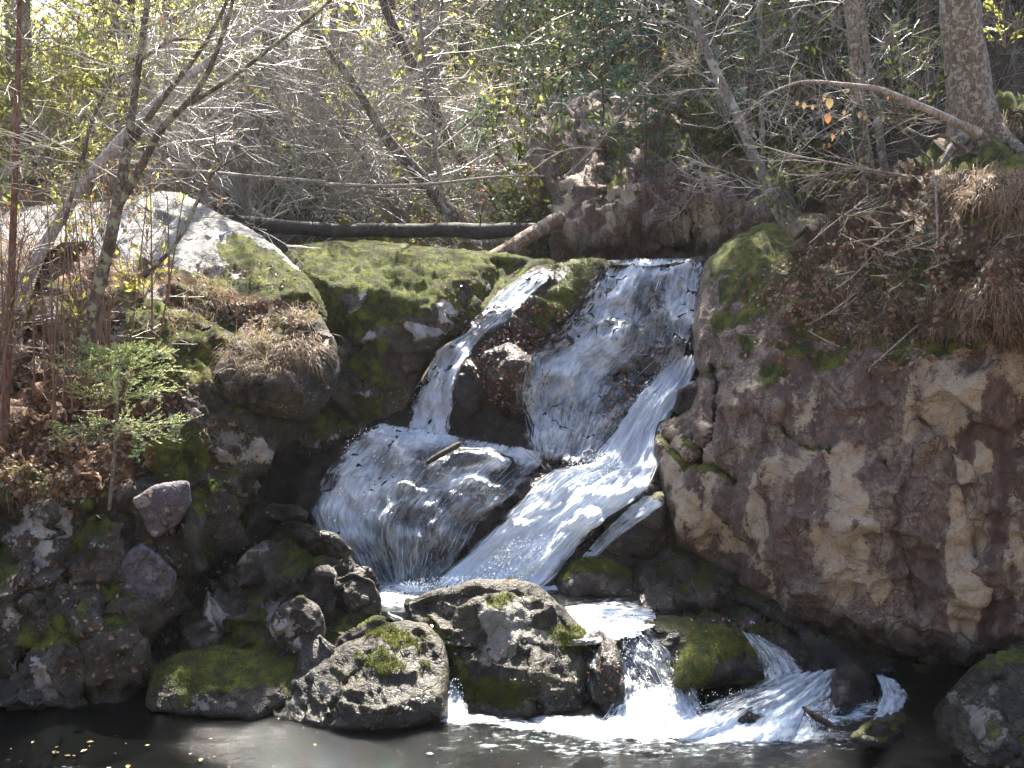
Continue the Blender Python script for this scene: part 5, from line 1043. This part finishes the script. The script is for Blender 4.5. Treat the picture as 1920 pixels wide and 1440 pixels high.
# young spruce on the left bank, whorl by whorl
random.seed(77)
N_SPR = leaf_mat('pale_spruce_needles', (.26, .33, .11), (.52, .58, .28), .5, .35)
def spruce():
    p, r = trace([(205, 955, 9.0, .014), (212, 880, 8.95, .013), (220, 780, 8.9, .012), (222, 700, 8.9, .008), (226, 655, 8.9, .004)]); base = p[0]
    t = tag(empty('spruce_sapling', base), 'sunlit young spruce sapling with a bare lower stem on the left bank', 'sapling')
    m = MB(); m.tube(p, r, 7); m.build('trunk', B_GREY, t, origin=base).location = (0, 0, 0)
    for k, (v, L, n, bare) in enumerate([(662, .20, 6, 0), (684, .34, 8, 0), (712, .38, 8, 0), (752, .36, 8, 0), (790, .44, 8, .25), (812, .36, 6, .8)]):
        s = MB(); nn = MB(); c = V(221, v, 8.9)
        for j in range(n):
            a = 6.28 * j / n + random.uniform(-.3, .3) + k; tips = []
            branch(s, c, Vector((math.cos(a), math.sin(a), .18 if k < 4 else -.12)), L * random.uniform(.8, 1.15), .005, 1, 9, .6, .06, .03, .0016, tips=tips, shrink=.5, seg=5)
            for pp, dd_ in tips:
                for q in range(28):
                    if random.random() < bare: continue
                    f = random.random() * (len(pp) - 1); i = min(int(f), len(pp) - 2); a0 = pp[i].lerp(pp[i + 1], f - i)
                    leaf_quad(nn, a0, random.uniform(.018, .03), (dd_[i] * .9 + Vector((random.uniform(-1, 1), random.uniform(-1, 1), random.uniform(-.2, .5)))).normalized(), asp=.24)
        b_ = s.build('branch_whorl', B_OLIVE, t, origin=base); b_.location = (0, 0, 0)
        if nn.n: nn.build('needles', N_SPR, b_, origin=base).location = (0, 0, 0)
spruce()
# hanging beech leaves, each leaf a part
p, r = trace([(1745, 300, 9.6, .006), (1680, 230, 9.5, .006), (1600, 190, 9.4, .005), (1500, 175, 9.4, .003)]); t = tag(empty('beech_twig', p[-1]), 'thin beech twig with orange and tan leaves hanging before the right woods', 'branch')
m = MB(); m.tube(p, r, 5); m.build('stem', B_OLIVE, t, origin=p[-1]).location = (0, 0, 0)
for u, v, s_, c in [(1495, 188, .045, 1), (1508, 190, .065, 1), (1524, 195, .05, 0), (1546, 175, .06, 0), (1556, 180, .11, 1), (1553, 212, .09, 2), (1562, 250, .055, 2), (1555, 268, .045, 2), (1583, 205, .05, 1), (1612, 208, .065, 0), (1622, 215, .05, 0), (1656, 218, .05, 1), (1580, 245, .035, 0), (1590, 165, .04, 1), (1665, 180, .03, 2)]:
    l = MB(); a = V(u, v, 9.45); s = s_ * .9; ring = []
    for k in range(9):
        th = k / 8 * math.pi; ring.append((math.sin(th) ** .9 * .30 * (1.15 - .3 * k / 8), k / 8))
    vs = [a + Vector((x * s, .02 * s, -y * s)) for x, y in ring] + [a + Vector((-x * s, .02 * s + .1 * s * x, -y * s)) for x, y in ring]
    mid = [a + Vector((0, -.12 * s * math.sin(y * math.pi), -y * s)) for x, y in ring]
    l.add(vs + mid, [(k, k + 1, 18 + k + 1, 18 + k) for k in range(8)] + [(9 + k + 1, 9 + k, 18 + k, 18 + k + 1) for k in range(8)])
    l.build('leaf', [L_TAN, L_TAN, L_ORANGE][c], t, origin=p[-1], smooth=False).location = (0, 0, 0)

# ---------------------------------------------------------------- grass
ALLT = bvh([k for k in ROCKS if k not in ('far_ground', 'pool_bed')])
def tuft(label, u, v, ru, rv_, n, L, hang=1.0, mat=None, group=None, width=.003, outw=.35):
    """blades rooted on whatever surface the picture shows there, bending over and down"""
    m = MB(); base = None
    for i in range(n):
        a = random.uniform(0, 6.28); q = math.sqrt(random.random()); h, nn = hitY(ALLT, u + math.cos(a) * q * ru, v + math.sin(a) * q * rv_)
        if h is None: continue
        if base is None: base = h.copy()
        d = (nn * .8 + Vector((random.uniform(-.9, .9), -outw * random.random(), random.uniform(.0, 1)))).normalized(); l = L * random.uniform(.25, 1.0) * random.choice((1, 1, .7, 1.25)); pts = [h - nn * .01]; p = pts[0]
        for k in range(5):
            d = (d + Vector((random.uniform(-.3, .3), random.uniform(-.1, .06), -.30 * hang * (k + 1) / 2))).normalized(); p = p + d * l / 5; pts.append(p)
        s = Vector((random.uniform(-1, 1), random.uniform(-.5, .5), .1)).normalized() * width
        vs = []
        for k, p in enumerate(pts): ww = (1 - k / 5.3); vs += [p - s * ww, p + s * ww]
        m.add(vs, [(2 * k, 2 * k + 1, 2 * k + 3, 2 * k + 2) for k in range(5)])
    if base is None: return
    tag(m.build('grass_tuft', mat or G_DRY, origin=base), label, 'grass', group)
random.seed(88)
tuft('big drooping tussock of dry tan grass on the overhanging block', 490, 665, 75, 42, 800, .28, 1.1)
tuft('tussock of dry grass at the right end of the overhanging block', 575, 655, 35, 30, 300, .34, 1.1)
tuft('pale dry grass hanging over the edge below the mossy corner', 570, 590, 26, 24, 220, .26, 1.0)
tuft('sunlit golden grass clump in the middle of the left bank', 390, 560, 50, 34, 340, .24, .8)
tuft('golden grass beside the mossy rock on the left bank', 350, 600, 50, 20, 160, .22, .9)
tuft('sparse dry grass low on the left bank under the tussock', 420, 815, 50, 22, 160, .2, 1.0)
tuft('few grass blades left of the grassy block', 375, 710, 22, 20, 50, .22, 1.2)
tuft('wide fringe of brown grass hanging below the thick tree', 1850, 350, 70, 34, 700, .27, 1.3)
tuft('brown grass hanging at the right edge of the picture', 1910, 400, 40, 44, 400, .27, 1.3)
tuft('grass and rootlets hanging left of the brown fringe', 1780, 370, 40, 55, 300, .22, 1.2)
tuft('lower fringe of grass drooping over the tan cliff', 1860, 560, 90, 34, 450, .2, 1.3)
tuft('short grass drooping over the right cliff top', 1700, 560, 70, 30, 300, .22, 1.2)
tuft('ragged dead grass and rootlets fringing the bank above the purple stain', 1690, 625, 110, 18, 380, .16, 1.3)
tuft('thin wisps of dead grass over the left shoulder of the cliff', 1500, 590, 80, 30, 160, .14, 1.1)
tuft('ragged fringe of rootlets above the pale corner of the cliff', 1880, 622, 80, 14, 260, .18, 1.3)
tuft('grass overhang just beneath the thick trunk', 1880, 240, 60, 20, 400, .28, 1.1)
tuft('short grass among the litter on the mossy cliff top', 1560, 520, 70, 40, 200, .16, 1.0)
tuft('grass fringe at the far left bank edge', 60, 930, 80, 20, 120, .15, 1.1)

# ---------------------------------------------------------------- scattered leaves and moss
def scatter(name, label, regs, mat, size, lift=.006, flatn=.35, tree_=None, cat='leaves', asp=.6):
    m = MB()
    for (u, v, ru, rv_, n) in regs:
        for i in range(n):
            a = random.uniform(0, 6.28); q = math.sqrt(random.random()); h, nn = hitY(tree_ or ALLT, u + math.cos(a) * q * ru, v + math.sin(a) * q * rv_)
            if h is None or h.y > 17: continue
            t = rv(1); t = (t - nn * t.dot(nn)).normalized(); leaf_quad(m, h + nn * lift, size * random.uniform(.5, 1.2), (t + nn * random.uniform(0, flatn)).normalized(), (nn + rv(.5)).normalized(), asp=asp)
    tag(m.build(name, mat, smooth=False), label, cat, kind='stuff')
random.seed(99)
scatter('fallen_leaves', 'brown fallen leaves littering both banks', [(120, 850, 170, 90, 1500), (260, 760, 120, 60, 300), (80, 650, 120, 80, 500), (490, 590, 90, 30, 350), (300, 640, 140, 60, 120), (200, 1230, 120, 60, 60), (315, 1205, 30, 16, 16), (420, 530, 140, 40, 120),
    (1620, 540, 200, 90, 800), (1850, 500, 110, 60, 300), (1700, 400, 130, 80, 450), (1480, 620, 110, 80, 120), (1660, 660, 80, 60, 120), (1250, 300, 220, 60, 500), (1340, 370, 140, 60, 200), (1600, 330, 140, 60, 400), (1460, 560, 100, 60, 150),
    (300, 1000, 240, 140, 160), (100, 1100, 120, 40, 60)], L_LITTER, .055, asp=.65)
scatter('stuck_leaves', 'wet leaves stuck to the rocks of the falls', [(960, 690, 70, 70, 190), (1010, 620, 70, 50, 120), (1200, 620, 70, 90, 90), (1180, 760, 50, 70, 120), (900, 930, 50, 20, 40), (1160, 760, 90, 110, 60), (900, 1190, 120, 60, 12), (1130, 1260, 40, 60, 14), (1380, 1180, 100, 20, 30), (880, 560, 60, 60, 60)], leaf_mat('wet_red_leaves', (.16, .05, .025), (.30, .13, .06), .2, .3, cc=(.35, .30, .28)), .04, lift=.03)
def mossfuzz(keys, n):
    m = MB()
    for k in keys:
        v, f, o = ROCKS[k]; ms = np.zeros(len(v), np.float32); o.data.attributes['moss'].data.foreach_get('value', ms)
        nn = vnormals(v.astype(float), f); cand = np.where((ms > .55) & (nn[:, 1] < .5))[0]
        if not len(cand): continue
        for i in rng.choice(cand, n):
            p = Vector(v[i]) + rv(.012); nv_ = Vector(nn[i])
            for _ in range(2): leaf_quad(m, p, random.uniform(.007, .017), (nv_ + rv(.9)).normalized(), asp=.5)
    tag(m.build('moss_tufts', L_MOSS, smooth=False), 'fine moss growing over the rocks', 'moss', kind='stuff')
mossfuzz(['dome', 'cliff', 'bA', 'bB', 'bE', 'm2', 'slab', 'lbank', 'ledge', 'mledge'], 3500)
# leaves floating on the pool
m = MB()
for i in range(34):
    u = random.choice((60, 130, 250, 420)) + random.gauss(0, 60) if i % 4 else random.uniform(0, 1900); v = random.uniform(1380, 1445); y = YZ(v, .012); p = V(u, v, y); p.z = .014
    leaf_quad(m, p, random.uniform(.015, .06), Vector((random.uniform(-1, 1), random.uniform(-1, 1), 0)).normalized(), Vector((0, 0, 1)), asp=.6, fold=.06)
tag(m.build('floating_leaves', leaf_mat('floating_leaf', (.14, .07, .025), (.28, .18, .07), .2, .4), smooth=False), 'tan and yellow leaves floating on the dark pool', 'leaves', kind='stuff')

# ---------------------------------------------------------------- every repeat gets words of its own
LM = [(-200, 'beside the left edge'), (60, 'behind the thin conifer'), (200, 'behind the leaning mottled tree'), (330, 'behind the pale slab'), (470, 'behind the left end of the log'), (640, 'behind the left half of the log'), (800, 'behind the middle of the log'), (930, 'behind the right half of the log'),
      (1030, 'behind the end of the log'), (1130, 'above the left rim of the far cliff'), (1260, 'above the far cliff'), (1400, 'behind the leaning cliff-top tree'), (1530, 'left of the close pair of trunks'), (1640, 'behind the close pair of trunks'), (1740, 'left of the thick trunk'), (1850, 'behind the thick trunk'), (1930, 'at the right edge')]
ORD = ['first', 'second', 'third', 'fourth', 'fifth', 'sixth', 'seventh', 'eighth', 'ninth', 'tenth', 'eleventh', 'twelfth', 'thirteenth', 'fourteenth', 'fifteenth', 'sixteenth', 'seventeenth', 'eighteenth', 'nineteenth', 'twentieth', 'twenty-first', 'twenty-second', 'twenty-third', 'twenty-fourth', 'twenty-fifth', 'twenty-sixth', 'twenty-seventh', 'twenty-eighth', 'twenty-ninth', 'thirtieth']
SHORT = {'bare shrubs behind the falls': 'silvery leafless shrub', 'yellow-green bushes behind the falls': 'yellow-green leafy bush', 'dark bushes on the right slope': 'dark green bush', 'rusty bushes behind the falls': 'rusty-leaved bush',
         'young green evergreens': 'young green evergreen', 'bluish evergreen saplings on the right': 'bluish evergreen sapling', 'bare brush on the right slope': 'thin leafless brush', 'bare trees in the woods behind': 'bare grey tree', 'evergreens in the woods behind': 'dark evergreen tree',
         'sunlit pines at top left': 'yellow-green pine', 'thin stems in the left thicket': 'thin brown sapling', 'dead twigs on the right bank': 'thin dead twig', 'autumn sprigs in the left thicket': 'autumn-leaved sprig'}
bpy.context.view_layer.update()
for g, sh in SHORT.items():
    obs = [o for o in SC.objects if o.parent is None and o.get('group') == g]
    if not obs: continue
    ys = sorted(o.location.y for o in obs); n = len(obs); near = g.startswith('thin stems') or g.startswith('dead twigs') or g.startswith('autumn')
    cuts = [ys[n // 3], ys[2 * n // 3]] if n > 6 else [1e9, 1e9]
    rows = {}
    for o in obs: rows.setdefault(0 if o.location.y <= cuts[0] else (1 if o.location.y <= cuts[1] else 2), []).append(o)
    for r, lst in rows.items():
        lst.sort(key=lambda o: PX(o.location)[0])
        for i, o in enumerate(lst):
            u = float(PX(o.location)[0]); row = ['nearest', 'middle', 'farthest'][r]; od = ORD[min(i, 29)]
            if near: o['label'] = '%s, %s from the left %s%s' % (sh, od, 'in the %s row' % row if n > 6 else 'of its group', ' on the left bank' if 'left' in g else ' on the right bank')
            else: o['label'] = '%s %s, %s from left, %s row' % (sh, min(LM, key=lambda q: abs(q[0] - u))[1], od, row)


# ---------------------------------------------------------------- air: thin haze added to imitate veiling glare
hb = bpy.data.meshes.new('haze'); X0, X1, Y0, Y1, Z0, Z1 = -165, 165, -50, 205, -2.2, 42
hb.from_pydata([(x, y, z) for x in (X0, X1) for y in (Y0, Y1) for z in (Z0, Z1)], [], [(0, 1, 3, 2), (4, 6, 7, 5), (0, 4, 5, 1), (2, 3, 7, 6), (0, 2, 6, 4), (1, 5, 7, 3)])
hm = bpy.data.materials.new('haze'); hm.use_nodes = True; ht = hm.node_tree; ht.nodes.clear(); ho = ht.nodes.new('ShaderNodeOutputMaterial')
hv = nd(ht, 'ShaderNodeVolumePrincipled', {'Color': (.95, .95, .95, 1), 'Density': .0004, 'Anisotropy': .55}); ht.links.new(hv.outputs[0], ho.inputs['Volume'])
tag(new_obj('haze', hb, hm), 'thin haze added to imitate veiling glare over the backlit woods', kind='stuff')
